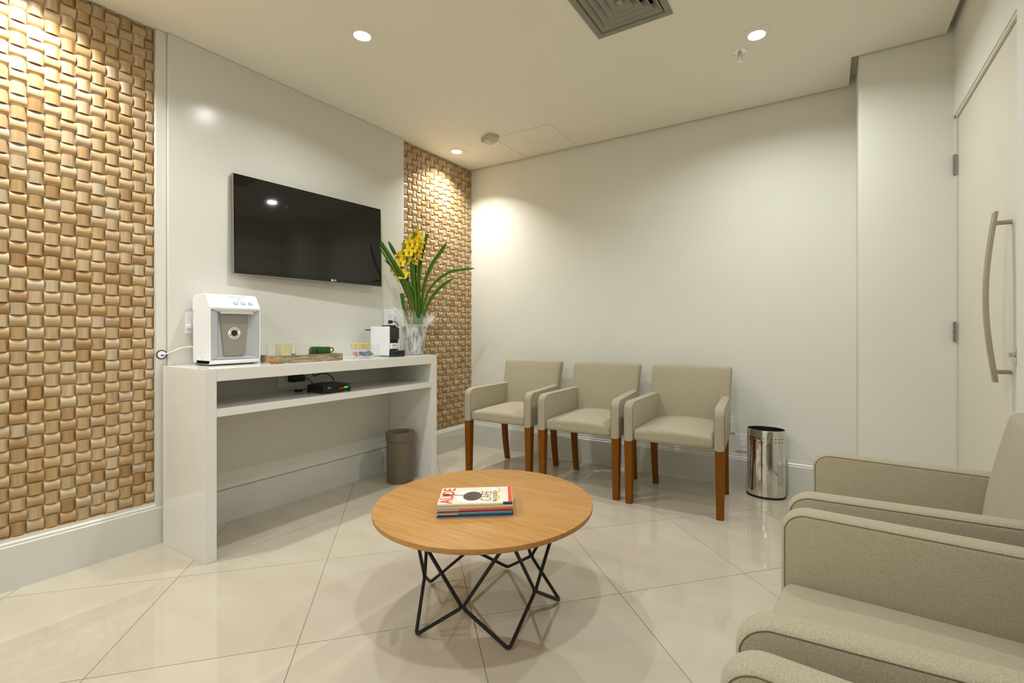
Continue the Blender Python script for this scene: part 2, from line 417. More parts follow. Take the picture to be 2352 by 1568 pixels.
ceil_o = bpy.data.objects.new('ceiling', me); COL.objects.link(ceil_o); struct(ceil_o)

# ------------------------------------------------------------------ walls, column, baseboards
struct(G().box(XW - 0.12, XW, YB - 0.12, YF + 0.12, -0.06, H2).build('wall_left', WALL, smooth=0))
struct(G().box(XW, XC, YF, YF + 0.12, -0.06, H2).build('wall_far', WALL, smooth=0))
struct(G().box(XC, XR + 0.12, YC, YF + 0.12, -0.06, H2).build('wall_column', WALL, smooth=0, bevel=0.004))
struct(G().box(XW, XR + 0.12, YB - 0.12, YB, -0.06, H2).build('wall_back', WALL, smooth=0))
DY0, DY1, DZ = 2.176, 3.095, 2.118
wr = G(); wr.box(XR, XR + 0.12, YB, DY0, -0.06, H2); wr.box(XR, XR + 0.12, DY0, DY1 + 0.03, DZ, H2); wr.box(XR + 0.05, XR + 0.12, DY0, YC, -0.06, DZ)
struct(wr.build('wall_right', WALL, smooth=0))
def baseboard_profile(t, zt):   # (offset out of wall, z)
    return [(0, 0), (t, 0), (t, zt - 0.028), (t - 0.004, zt - 0.024), (t - 0.004, zt - 0.016), (t - 0.011, zt - 0.008), (t - 0.011, zt), (0, zt)]
ZB = 0.205
pf = baseboard_profile(BBX - XW, ZB)
struct(G().prism([(XW + a, z) for a, z in pf], YB, YF, 'y').build('baseboard_left', BASEB, smooth=0))
pf = baseboard_profile(YF - BBY, ZB + 0.006)
struct(G().prism([(YF - a, z) for a, z in pf], BBX, XC, 'x').build('baseboard_far', BASEB, smooth=0))
pf = baseboard_profile(0.018, ZB)
g = G().prism([(YC - a, z) for a, z in pf], XC - 0.018, XR, 'x'); g.prism([(XC - a, z) for a, z in pf], YC - 0.018, BBY, 'y')
struct(g.build('baseboard_column', BASEB, smooth=0))
struct(G().prism([(XR - a, z) for a, z in pf], YB, DY0 - 0.012, 'y').build('baseboard_right', BASEB, smooth=0))

# ------------------------------------------------------------------ door on the right wall
dr = struct(G().box(XR + 0.014, XR + 0.05, DY0 + 0.012, DY1 - 0.004, 0.006, DZ - 0.016).build('door_1', DOORP, smooth=0, bevel=0.002))
g = G(); g.box(XR + 0.004, XR + 0.05, DY0, DY0 + 0.01, 0, DZ - 0.002); g.box(XR + 0.004, XR + 0.05, DY1, YC, 0, DZ - 0.002); g.box(XR + 0.004, XR + 0.05, DY0, YC, DZ - 0.013, DZ)
g.build('door_frame', DOORP, dr, smooth=0)
for zc in (1.873, 1.045):
    hg = G(); yc = DY1 + 0.006
    for k in range(3): hg.cyl((XR + 0.002, yc, zc - 0.05 + k * 0.034), (XR + 0.002, yc, zc - 0.05 + k * 0.034 + 0.031), 0.0075, 12)
    hg.box(XR - 0.001, XR + 0.006, yc - 0.012, yc + 0.012, zc - 0.05, zc + 0.05)
    hg.build('hinge', HINGE, dr)
hb = G(); yh = 2.285; N = 22; vs = []; fs = []
for i in range(N + 1):
    t = i / N; z = 0.868 + t * 0.602; xo = 0.502 - 0.026 * math.sin(math.pi * t)
    w = 0.014
    for (a, b) in ((-0.007, -w), (0.006, -w), (0.006, w), (-0.007, w)): vs.append((xo + a, yh + b, z))
for i in range(N):
    for k in range(4): fs.append((i * 4 + k, i * 4 + (k + 1) % 4, (i + 1) * 4 + (k + 1) % 4, (i + 1) * 4 + k))
fs += [(3, 2, 1, 0), (N * 4, N * 4 + 1, N * 4 + 2, N * 4 + 3)]
hb.add(vs, fs); hd = hb.build('pull_handle', STEEL, dr, bevel=0.002)
for zc in (0.905, 1.430): G().cyl((0.503, yh, zc), (XR + 0.015, yh, zc), 0.008, 14).build('handle_post', STEEL, hd)
lk = G().lathe([(0.030, 0.0), (0.029, 0.004), (0.0, 0.005)], 24, sx=1.0, sy=0.5, M=frame_mat((XR + 0.014, 2.238, 0.962), (0, 0, 1), (0, 1, 0))).build('lock', CHROME, dr)
G().cyl((XR + 0.012, 2.238, 0.968), (XR - 0.006, 2.238, 0.968), 0.0085, 16).build('thumb_turn', CHROME, lk)

# ------------------------------------------------------------------ lamps
def downlight(i, x, y, watts, col, label, group, spread=150):
    t = thing('ceiling_downlight', label, 'ceiling light', (x, y, H), 0, group)
    a, b = 0.066, 0.050
    g = G(); n = 40; vs = []; z0 = -0.003
    for i in range(n):
        an = 2 * math.pi * (i + 0.5) / n; c, q = math.cos(an), math.sin(an); k = a / max(abs(c), abs(q))
        vs += [(k * c, k * q, 0), (k * c, k * q, z0), (0.041 * c, 0.041 * q, z0), (0.040 * c, 0.040 * q, 0.002)]
    g.add(vs, [(4 * i + j, 4 * ((i + 1) % n) + j, 4 * ((i + 1) % n) + j + 1, 4 * i + j + 1) for i in range(n) for j in range(3)])
    g.build('frame', CEIL, t, smooth=0)
    r = G(); r.lathe_open([(0.0405, 0.001), (0.040, 0.006), (0.036, 0.030)], 24); r.build('reflector', WHITEP, t)
    G().lathe([(0.0, 0.006), (0.02, 0.009), (0.033, 0.016), (0.037, 0.022), (0.037, 0.030)], 24).build('bulb', EMITB, t)
    L = bpy.data.lights.new('lamp_light', 'AREA'); L.shape = 'DISK'; L.size = 0.075; L.spread = R(spread); L.energy = watts; L.color = col
    lo = bpy.data.objects.new('lamp_light', L); COL.objects.link(lo); lo.parent = t; lo.location = (0, 0, -0.006)
    return t
LBL = ['bright square downlight in the ceiling above the television', 'bright square downlight in the ceiling beside the sprinkler head',
       'square downlight in the ceiling above the coffee table', 'added fill downlight in the ceiling behind the viewer on the panel side', 'added fill downlight in the ceiling behind the viewer on the armchair side', 'added fill downlight in the ceiling nearest the back wall']
for i, (x, y) in enumerate(LAMPS): downlight(i, x, y, LAMP_W[i], LAMP_COL, LBL[i], 'ceiling downlights', LAMP_SPREAD[i])
downlight(5, *WASH[0], WASH_W, WASH_COL, 'warm square downlight close to the wooden panel in the far corner', 'ceiling downlights', 118)
downlight(6, *WASH[1], WASH_W, WASH_COL, 'warm square downlight close to the near wooden panel', 'ceiling downlights', 118)

# air diffuser
t = thing('air_diffuser', 'grey square four-way air diffuser in the ceiling', 'vent', ((VX0 + VX1) / 2, (VY0 + VY1) / 2, H))
hw, hl = (VX1 - VX0) / 2, (VY1 - VY0) / 2
def ring(g, a0, b0, z0, a1, b1, z1):
    c0 = [(-a0, -b0, z0), (a0, -b0, z0), (a0, b0, z0), (-a0, b0, z0)]; c1 = [(-a1, -b1, z1), (a1, -b1, z1), (a1, b1, z1), (-a1, b1, z1)]
    for k in range(4): g.add([c0[k], c0[(k + 1) % 4], c1[(k + 1) % 4], c1[k]], [(0, 1, 2, 3)])
g = G(); ring(g, hw + 0.028, hl + 0.028, 0.0, hw + 0.028, hl + 0.028, -0.006); ring(g, hw + 0.028, hl + 0.028, -0.006, hw, hl, -0.006); ring(g, hw, hl, -0.006, hw - 0.006, hl - 0.006, 0.012)
g.build('flange', VENTM, t, smooth=0)
for k in range(4):
    o_ = 0.008 + k * 0.036; a, b = hw - o_, hl - o_
    g = G(); ring(g, a, b, -0.001, a - 0.004, b - 0.004, -0.001); ring(g, a - 0.002, b - 0.002, -0.001, a - 0.034, b - 0.034, 0.030); ring(g, a, b, -0.001, a - 0.031, b - 0.031, 0.031)
    g.build('louver', VENTI, t, smooth=0)
a = hw - 0.152; b = hl - 0.152
G().box(-max(a, 0.012), max(a, 0.012), -max(b, 0.014), max(b, 0.014), 0.0, 0.01).build('centre_plate', VENTI, t)
G().box(-hw, hw, -hl, hl, 0.05, 0.058).build('duct', DARKIN, t)

# sprinkler
t = thing('fire_sprinkler', 'small chrome fire sprinkler head in the ceiling', 'sprinkler', (-0.408, 2.74, H))
G().lathe([(0.038, 0.0), (0.036, -0.003), (0.016, -0.005), (0.0, -0.005)], 28).build('escutcheon', CHROME, t)
g = G(); g.lathe([(0.011, -0.006), (0.011, -0.02), (0.008, -0.022)], 16)
for s_ in (-1, 1): g.tube([(s_ * 0.008, 0, -0.02), (s_ * 0.012, 0, -0.03), (s_ * 0.003, 0, -0.045)], 0.0022, 6)
g.build('body', CHROME, t)
G().lathe([(0.0, -0.045), (0.014, -0.046), (0.014, -0.048), (0.0, -0.048)], 16).build('deflector', CHROME, t)
# sensor box and hatch
t = thing('sensor_box', 'small beige sensor box fixed under the ceiling', 'sensor', (-2.222, 2.936, H), R(-22))
G().prism([(-0.062, 0), (0.062, 0), (0.062, -0.022), (0.03, -0.042), (-0.045, -0.042), (-0.062, -0.03)], -0.045, 0.045, 'y').build('housing', mat('sensor_plastic', srgb(196, 188, 160), 0.5), t, bevel=0.005)
G().cyl((-0.006, 0, -0.041), (-0.006, 0, -0.045), 0.012, 16).build('lens', PAPER, t)
t = thing('access_hatch', 'flush white access hatch in the ceiling by the far wall', 'hatch', (-1.97, 3.21, H))
g = G()
for (x0, x1, y0, y1) in ((-0.25, 0.25, -0.235, -0.2335), (-0.25, 0.25, 0.2235, 0.225), (-0.25, -0.2485, -0.235, 0.225), (0.2485, 0.25, -0.235, 0.225)): g.box(x0, x1, y0, y1, -0.0008, 0.0)
g.build('gap_shade_strip', mat('hatch_gap_shade', srgb(150, 138, 112), 0.8), t, smooth=0)  # raised dark beige strips painted as the shadow gap round the hatch
G().box(-0.248, 0.248, -0.233, 0.223, -0.0003, 0.0).build('panel', CEIL, t, smooth=0)

# ------------------------------------------------------------------ woven wood wall panels
PB = -2.858            # plane the blocks stand on
def block_mesh(kind):
    p = 0.0503; hx = p / 2 - 0.00025; n = 6; vs = []; fs = []
    prof = []
    for s, k in ((-1, 0), (-0.58, 0.76), (-0.32, 0.96), (0, 1), (0.32, 0.96), (0.58, 0.76), (1, 0)): prof.append((s * hx, 0.0045 + 0.0125 * k))
    for w in (-hx, hx):
        for (s, x) in [(-hx, 0.0)] + prof + [(hx, 0.0)]:
            vs.append((x, w, s) if kind == 'h' else (x, s, w))
    m = n + 3
    for i in range(m - 1): fs.append((i, i + 1, m + i + 1, m + i))
    fs += [tuple(range(m)), tuple(range(2 * m - 1, m - 1, -1))]
    return vs, fs
def build_block(kind):
    vs, fs = block_mesh(kind); me = bpy.data.meshes.new('wood_block'); me.from_pydata(vs, [], fs)
    bm = bmesh.new(); bm.from_mesh(me); bmesh.ops.recalc_face_normals(bm, faces=bm.faces); bm.to_mesh(me); bm.free()
    me.materials.append(WOODH if kind == 'h' else WOODV)
    me.polygons.foreach_set('use_smooth', [True] * len(me.polygons)); me.set_sharp_from_angle(angle=R(35)); return me
BM = {'h': build_block('h'), 'v': build_block('v')}; BG = {'h': block_mesh('h'), 'v': block_mesh('v')}
def wood_panel(y0, y1, yref, zref, par, label):
    p = 0.0503; z0 = ZB - 0.004; z1 = H - 0.001
    t = thing('wood_wall_panel', label, 'wall panel', (PB, (y0 + y1) / 2, z0), 0, 'woven wood wall panels')
    b = G().box(XW + 0.0005, PB, y0, y1, z0, z1).build('backing_board', mat('backing_wood', srgb(120, 84, 44), 0.7), None, smooth=0)
    under(t, [b])
    cells = []
    i0 = math.floor((y0 - yref) / p); i1 = math.ceil((y1 - yref) / p); j0 = math.floor((z0 - zref) / p); j1 = math.ceil((z1 - zref) / p)
    for i in range(i0, i1):
        for j in range(j0, j1):
            a, b_ = max(yref + i * p, y0), min(yref + (i + 1) * p, y1); c, d = max(zref + j * p, z0), min(zref + (j + 1) * p, z1)
            if b_ - a < 0.004 or d - c < 0.004: continue
            kind = 'h' if (i + j + par) % 2 == 0 else 'v'
            yc, zc = (a + b_) / 2, (c + d) / 2
            q = [project((PB + 0.01, yy, zz)) for yy, zz in ((a, c), (b_, c), (b_, d), (a, d))]
            ar = -1
            if all(q):
                uc = sum(k[0] for k in q) / 4; vc = sum(k[1] for k in q) / 4
                if -15 < uc < 2352 and -15 < vc < 1568:
                    ar = abs(sum(q[k][0] * q[(k + 1) % 4][1] - q[(k + 1) % 4][0] * q[k][1] for k in range(4))) / 2
            cells.append((ar, kind, yc, zc, (b_ - a) / p, (d - c) / p))
    cells.sort(key=lambda c: -c[0]); rest = G()
    for k, (ar, kind, yc, zc, sy, sz) in enumerate(cells):
        dx = random.uniform(-0.0012, 0.0012)
        if k < 300:
            o = bpy.data.objects.new('wood_block', BM[kind]); COL.objects.link(o); o.parent = t
            o.location = (dx, yc - t.location.y, zc - t.location.z); o.scale = (1, sy, sz)
        else:
            rest.cur = 0 if kind == 'h' else 1
            vs, fs = BG[kind]; rest.add([(PB + dx + v[0], yc + v[1] * sy, zc + v[2] * sz) for v in vs], fs)
    r = rest.build('wood_blocks', [WOODH, WOODV], None, loc=tuple(t.location), smooth=35)
    r.parent = t; r.location = (0, 0, 0); tag(r, kind='stuff')
    return t
wood_panel(-0.55, 1.027, 0.993, 2.2227, 0, 'large woven wood block panel at the left of the white panel')
wood_panel(2.634, YF - 0.002, 2.6365, 2.2227, 1, 'narrow woven wood block panel in the far corner behind the orchid')

# white lacquered panel between them
t = thing('white_wall_panel', 'glossy white lacquered wall panel behind the television', 'wall panel', (XW, 1.83, 0.187))
under(t, [G().box(XW + 0.0005, -2.813, 1.075, 2.612, 0.187, H - 0.001).build('panel', LACQ, None, bevel=0.003),
          G().box(XW + 0.0005, -2.826, 1.0285, 1.0745, 0.187, H - 0.001).build('edge_strip', LACQ, None, bevel=0.003),
          G().box(XW + 0.0005, -2.826, 2.6125, 2.6325, 0.187, H - 0.001).build('edge_strip', LACQ, None, bevel=0.002)])
PX = -2.813

# ------------------------------------------------------------------ console table
CXF, CT, CY0, CY1 = -2.391, 0.876, 1.052, 2.536
t = thing('console_table', 'long white lacquered console table with open shelf', 'console table', (-2.6, 1.79, 0))
parts = [G().box(PX + 0.001, CXF, CY0 + 0.05, CY1 - 0.053, CT - 0.058, CT).build('tabletop', CONS, None, bevel=0.0015),
         G().box(PX + 0.001, CXF, CY0 + 0.05, CY1 - 0.053, 0.654, 0.690).build('shelf', CONS, None, bevel=0.0015)]
for a, b in ((CY0, CY0 + 0.05), (CY1 - 0.053, CY1)):
    parts.append(G().prism([(PX + 0.012 - 0.02, 0), (CXF, 0), (CXF, CT), (PX + 0.001, CT), (PX + 0.001, 0.0)][1:], a, b, 'y').build('side_panel', CONS, None, bevel=0.0015))
under(t, parts)

# ------------------------------------------------------------------ television
tvc = (at_x(536, 510, -2.755) + at_x(869, 570, -2.755)) / 2
TVW, TVH = 0.958, 0.549
tvc.z = 1.639; tvc.y = 1.842; tvc.x = -2.750
tv = thing('television', 'flat black television mounted on the white panel', 'television', tuple(tvc), 0)
tv.rotation_euler = Euler((0, R(-1.2), R(-3.3)))
W2, H2_ = TVW / 2, TVH / 2
G().box(-0.018, 0.0, -W2, W2, -H2_, H2_).build('bezel', GLOSSBLK, tv, bevel=0.0015)
G().box(0.0, 0.0012, -W2 + 0.008, W2 - 0.008, -H2_ + 0.022, H2_ - 0.008).build('screen', SCREEN, tv, smooth=0)
g = G(); g.box(-0.02, 0.001, -W2 - 0.003, -W2, -H2_, H2_); g.box(-0.02, 0.001, W2, W2 + 0.003, -H2_, H2_); g.box(-0.02, 0.0008, -W2 - 0.003, W2 + 0.003, -H2_ - 0.003, -H2_)
g.build('silver_edge', STEEL, tv, smooth=0)
G().rbox(-0.04, -0.017, -W2 + 0.18, W2 - 0.05, -H2_ + 0.06, H2_ - 0.1, 0.012, 3).build('rear_housing', BLACK, tv)
G().box(-0.054, -0.04, -0.1, 0.1, -0.12, 0.12).build('wall_bracket', BLKMET, tv)
M = frame_mat((0.0006, 0.11, -H2_ + 0.011), (0, 1, 0), (0, 0, 1))
g = G(); v_, f_ = text_geo('LG', 0.016, 'LEFT', 0.0002); g.add(v_, f_, Matrix.Translation((0.0006, 0.0, 0)) @ M)
q = G(); ring_pts = [(0.007 * math.cos(a_ * math.pi / 12), 0.007 * math.sin(a_ * math.pi / 12)) for a_ in range(24)]
g.disc((0.0013, 0.1, -H2_ + 0.011), 0.0068, (1, 0, 0), 20)
g.build('logo', PRINTW, tv, smooth=0)

# ------------------------------------------------------------------ water purifier
YL, YR_, XB_, XF_ = 1.166, 1.412, -2.785, -2.600
t = thing('water_purifier', 'white and silver countertop water purifier on the console', 'water purifier', ((XB_ + XF_) / 2, (YL + YR_) / 2, CT))
zb, zt = CT + 0.006, 1.212
sh = G()
sh.rbox(XB_, XB_ + 0.11, YL + 0.0012, YR_ - 0.0012, zb + 0.0015, zt + 0.0115, 0.014, 6)                                 # rear body
side = [(XB_ + 0.02, zb), (XF_ - 0.008, zb), (XF_, zb + 0.008), (XF_, 1.150), (XF_ + 0.002, 1.172), (XF_ - 0.004, 1.18), (XB_ + 0.095, zt + 0.012), (XB_ + 0.02, zt + 0.012)]
body = [sh.build('body', WHITEP, None)]
hood = G().prism([(XF_ - 0.02, 1.146), (XF_ + 0.002, 1.158), (XF_ + 0.003, 1.168), (XF_ - 0.040, 1.232), (XF_ - 0.055, 1.237), (XB_ + 0.03, 1.232), (XB_ + 0.004, 1.215), (XB_ + 0.004, 1.150)], YL + 0.0005, YR_ - 0.0005, 'y')
body.append(hood.build('hood', WHITEP, None, bevel=0.007, segs=3))
w = G().prism([(XB_ + 0.05, zb), (XF_ - 0.006, zb), (XF_, zb + 0.01), (XF_, 1.165), (XB_ + 0.05, 1.165)], YL, YL + 0.008, 'y')
w.prism([(XB_ + 0.05, zb), (XF_ - 0.006, zb), (XF_, zb + 0.01), (XF_, 1.165), (XB_ + 0.05, 1.165)], YR_ - 0.008, YR_, 'y')
w.prism([(XB_ + 0.05, zb), (XF_ - 0.006, zb), (XF_, zb + 0.008), (XF_, zb + 0.022), (XB_ + 0.05, zb + 0.022)], YL, YR_, 'y')
body.append(w.build('shell', WHITEP, None, bevel=0.003))
xr = XF_ - 0.036        # recess back plane
s_ = G()
zr0, zr1 = zb + 0.024, 1.150
s_.add([(XF_ - 0.001, YL + 0.008, zr0), (XF_ - 0.012, YL + 0.040, zr0), (XF_ - 0.012, YL + 0.040, zr1), (XF_ - 0.001, YL + 0.008, zr1)], [(0, 1, 2, 3)])
s_.add([(XF_ - 0.012, YL + 0.040, zr0), (xr, YL + 0.058, zr0), (xr, YL + 0.058, zr1), (XF_ - 0.012, YL + 0.040, zr1)], [(0, 1, 2, 3)])
s_.add([(xr, YL + 0.058, zr0), (xr, YR_ - 0.036, zr0), (xr, YR_ - 0.036, zr1), (xr, YL + 0.058, zr1)], [(0, 1, 2, 3)])
s_.add([(xr, YR_ - 0.036, zr0), (XF_ - 0.001, YR_ - 0.010, zr0), (XF_ - 0.001, YR_ - 0.010, zr1), (xr, YR_ - 0.036, zr1)], [(0, 1, 2, 3)])
s_.add([(XF_ - 0.001, YL + 0.008, zr0), (XF_ - 0.001, YR_ - 0.008, zr0), (xr, YR_ - 0.03, zr0 + 0.012), (xr, YL + 0.05, zr0 + 0.012)], [(0, 1, 2, 3)])
body.append(s_.build('silver_recess', SILVER, None, smooth=0))
yc_ = (YL + YR_) / 2 + 0.008; poly = []
for (yy, zz, r_) in ((-0.069, 0.228, 0.006), (0.069, 0.228, 0.006), (0.053, 0.014, 0.016), (-0.053, 0.014, 0.016)):
    for k in range(5):
        base = {(-1, 1): 180, (1, 1): 90, (1, -1): 0, (-1, -1): 270}[(1 if yy > 0 else -1, 1 if zz > 0.1 else -1)]
        an = R(base - k * 22.5); poly.append((yc_ + yy - math.copysign(r_, yy) + r_ * math.cos(an), zr0 + zz + (-r_ if zz > 0.1 else r_) + r_ * math.sin(an)))
fp = G().prism(poly, xr + 0.001, xr + 0.006, 'x').build('press_panel', GREYP, None, smooth=0); body.append(fp)
sc_ = (yc_ - 0.002, zr0 + 0.132)
g = G(); g.disc((xr + 0.0064, sc_[0], sc_[1]), 0.030, (1, 0, 0), 32); rg = g.build('sticker', PRINTW, None, smooth=0)
g = G(); g.disc((xr + 0.0068, sc_[0], sc_[1]), 0.0165, (1, 0, 0), 24); bt = g.build('sticker_centre', BLKINK, None, smooth=0)
g = G()
for word, a0, a1, flip in (('PRESSIONE', 150, 30, False), ('PARA RETIRAR ÁGUA', 195, 345, True)):
    for k, ch in enumerate(word):
        if ch == ' ': continue
        an = R(a0 + (a1 - a0) * (k + 0.5) / len(word)); v_, f_ = text_geo(ch, 0.0085 if not flip else 0.0075, 'CENTER', 0.0002)
        pos = Vector((xr + 0.0069, sc_[0] + 0.0232 * math.cos(an), sc_[1] + 0.0232 * math.sin(an)))
        tn = Vector((0, -math.sin(an), math.cos(an))) * (1 if flip else -1); up_ = Vector((0, math.cos(an), math.sin(an))) * (-1 if flip else 1)
        M = frame_mat(pos, tn, up_); g.add(v_, f_, M)
lt = g.build('sticker_lettering', BLKINK, None, smooth=0); body += [rg, bt, lt]
# underside outlet
body.append(G().rbox(xr + 0.004, XF_ - 0.008, YL + 0.055, YR_ - 0.03, 1.136, 1.152, 0.005, 3).build('spout', CONS, None))
# control panel prints on the sloped hood
A_ = Vector((XF_ - 0.040, 0, 1.232)); B_ = Vector((XF_ + 0.003, 0, 1.168)); dn = (B_ - A_).normalized(); nrm = Vector((-dn.z, 0, dn.x)); nrm = nrm if nrm.z > 0 else -nrm
def onhood(yy, s): p = A_ + dn * s + nrm * 0.0007; return Vector((p.x, yy, p.z))
for k in range(3):
    g = G(); g2 = G(); p = onhood(1.293 + k * 0.036, 0.050); M = frame_mat(p, (0, 1, 0), -dn)
    g.add([(-0.010, -0.008, 0), (0.010, -0.008, 0), (0.010, 0.008, 0), (-0.010, 0.008, 0)], [(0, 1, 2, 3)], M)
    g2.add([(-0.0065, -0.005, 0.0003), (0.0065, -0.005, 0.0003), (0.0065, 0.005, 0.0003), (-0.0065, 0.005, 0.0003)], [(0, 1, 2, 3)], M)
    bu = g.build('button', BLUEINK, None, smooth=0); g2.build('button_face', PALEBLUE, bu, smooth=0); body.append(bu)
g = G(); M = frame_mat(onhood(1.315, 0.027), (0, 1, 0), -dn)
n = 20; vs = []; 
for rr in (0.0085, 0.0068):
    vs += [(rr * math.cos(2 * math.pi * k / n), rr * math.sin(2 * math.pi * k / n), 0) for k in range(n)]
g.add(vs, [(k, (k + 1) % n, n + (k + 1) % n, n + k) for k in range(n)], M)
g.add([(-0.05, 0.0165, 0), (0.035, 0.0165, 0), (0.035, 0.0185, 0), (-0.05, 0.0185, 0)], [(0, 1, 2, 3)], M)
lg = g.build('hood_print', GREYINK, None, smooth=0); body += [lg]
for xx in (XB_ + 0.03, XF_ - 0.03):
    for yy in (YL + 0.03, YR_ - 0.03): body.append(G().cyl((xx, yy, CT), (xx, yy, CT + 0.007), 0.012, 12).build('foot', BLACK, None))
body.append(G().box(XB_ + 0.02, XF_ - 0.008, YL + 0.008, YR_ - 0.008, CT + 0.003, CT + 0.008).build('base_plate', BLACK, None))
g = G(); g.lathe_open([(0.015, 0.0), (0.017, 0.0008), (0.019, 0.0)], 24, M=frame_mat((XB_ + 0.10, YL - 0.0006, CT + 0.05), (1, 0, 0), (0, 0, 1)))
body.append(g.build('side_cap', WHITEP, None))
under(t, body)

# round water outlet on the edge strip, hose, and wall plug behind the purifier
t = thing('wall_water_outlet', 'round white wall outlet with blue inlet left of the purifier', 'wall outlet', (-2.826, 1.052, 0.932))
M = frame_mat((0, 0, 0), (0, 1, 0), (0, 0, 1))
G().lathe([(0.0, 0.004), (0.017, 0.004), (0.019, 0.0)], 28, M=M).build('cover', WHITEP, t)
G().lathe_open([(0.019, 0.0), (0.0205, 0.004), (0.0222, 0.004), (0.023, 0.0)], 28, M=M).build('rim', BLKMET, t)
G().disc((0.0046, 0.002, -0.004), 0.0075, (1, 0, 0), 16, 0.0045).build('blue_mark', mat('blue_plastic', srgb(60, 96, 190), 0.4), t, smooth=0)
tag(G().tube(smooth_path([(-2.822, 1.060, 0.932), (-2.80, 1.085, 0.945), (-2.795, 1.12, 0.962), (-2.79, 1.16, 0.968), (-2.786, 1.185, 0.962)], 8), 0.0036, 8).build('water_hose', WHITECORD), 'thin white hose arching from the wall outlet to the purifier', 'hose')
t = thing('wall_socket', 'white wall socket with plug half hidden behind the purifier', 'socket', (PX, 1.178, 1.09))
G().box(0, 0.006, -0.03, 0.035, -0.055, 0.055).build('cover_plate', WHITEP, t, bevel=0.002)
G().rbox(0.006, 0.022, -0.03, -0.008, -0.03, -0.008, 0.005, 3).build('plug', WHITECORD, t)

# ------------------------------------------------------------------ tray with glasses and mugs
TX0, TX1, TY0, TY1, TZ = -2.635, -2.455, 1.431, 1.812, CT + 0.042
t = thing('serving_tray', 'low stone-patterned serving tray on the console', 'tray', ((TX0 + TX1) / 2, (TY0 + TY1) / 2, CT))
hx_, hy_ = (TX1 - TX0) / 2, (TY1 - TY0) / 2
G().box(-hx_ + 0.006, hx_ - 0.006, -hy_ + 0.006, hy_ - 0.006, 0.0, 0.006).build('base', STONE, t, smooth=0)
g = G()
for (a, b, c, d) in ((-hx_, hx_, -hy_, -hy_ + 0.006), (-hx_, hx_, hy_ - 0.006, hy_), (-hx_, -hx_ + 0.006, -hy_ + 0.006, hy_ - 0.006), (hx_ - 0.006, hx_, -hy_ + 0.006, hy_ - 0.006)):
    g.box(a, b, c, d, 0.0, 0.042)
g.build('rim', STONE, t, smooth=0)
def tumbler(x, y, r, h, m, label, z=CT + 0.006):
    o = G().lathe([(0.0, 0.0), (r * 0.86, 0.0), (r * 0.9, 0.003), (r, h), (r - 0.0022, h), (r * 0.86, 0.012), (0.0, 0.012)], 28, c=(0, 0)).build('glass_tumbler', m)
    o.location = (x, y, z); return tag(o, label, 'glass', 'glasses on the tray')
tumbler(-2.588, at_x(627, 800, -2.588).y, 0.037, 0.098, GLASS, 'clear glass tumbler on the tray nearest the purifier')
tumbler(-2.512, at_x(652, 800, -2.512).y, 0.041, 0.100, GLASSY, 'yellow-tinted glass tumbler on the stone tray')
tumbler(-2.512, at_x(695, 800, -2.512).y, 0.041, 0.102, GLASS, 'clear glass tumbler on the tray next to the green mugs')
def mug(x, y, rz, label):
    t = thing('green_mug', label, 'mug', (x, y, CT + 0.006), rz, 'mugs on the tray')
    r, h = 0.033, 0.074
    G().lathe([(0.0, 0.0), (r - 0.003, 0.0), (r, 0.004), (r, h), (r - 0.003, h), (r - 0.003, 0.006), (0.0, 0.006)], 28).build('cup', MUG, t)
    G().tube(smooth_path([(0.004, r - 0.002, 0.066), (0.006, r + 0.012, 0.068), (0.008, r + 0.018, 0.056), (0.006, r + 0.010, 0.045), (0.003, r - 0.002, 0.042)], 6), 0.0033, 8).build('handle', MUG, t)
mug(-2.570, at_x(727, 800, -2.570).y, R(80), 'dark green mug on the tray beside the clear tumbler')
mug(-2.508, at_x(745, 800, -2.508).y, R(-8), 'dark green mug with visible handle at the end of the tray')
g = G(); g.lathe([(0.0, 0.0), (0.012, 0.002), (0.017, 0.010), (0.012, 0.019), (0.0, 0.021)], 10)
o = g.build('amber_glass_bead', AMBER); o.location = (-2.475, 1.405, CT + 0.0); tag(o, 'small amber glass bead lying between purifier and tray', 'ornament')

# ------------------------------------------------------------------ acrylic organiser with sachets
t = thing('acrylic_organiser', 'clear acrylic organiser box of sachets on the console', 'organiser', (-2.515, 1.99, CT))
ax, ay, ah = 0.072, 0.078, 0.088
for nm, b in (('panel', (-ax, ax, -ay, -ay + 0.003, 0, ah)), ('panel', (-ax, ax, ay - 0.003, ay, 0, ah)), ('panel', (ax - 0.003, ax, -ay + 0.003, ay - 0.003, 0, ah)), ('panel', (-ax, -ax + 0.003, -ay + 0.003, ay - 0.003, 0, ah)),
              ('base', (-ax + 0.003, ax - 0.003, -ay + 0.003, ay - 0.003, 0.006, 0.009)), ('shelf', (-ax + 0.003, ax - 0.003, -ay + 0.003, ay - 0.003, 0.060, 0.063))):
    G().box(*b).build(nm, ACRYL, t, smooth=0)
EDGE = mat('acrylic_edge', srgb(240, 242, 242), 0.1, alpha=0.6)
for sx in (-1, 1):
    for sy in (-1, 1): G().box(sx * ax - 0.0012, sx * ax + 0.0012, sy * ay - 0.0012, sy * ay + 0.0012, 0, ah).build('edge', EDGE, t, smooth=0)
    G().box(-ax, ax, sx * ay - 0.001, sx * ay + 0.001, ah, ah + 0.001).build('edge', EDGE, t, smooth=0)
    G().box(sx * ax - 0.001, sx * ax + 0.001, -ay, ay, ah, ah + 0.001).build('edge', EDGE, t, smooth=0)
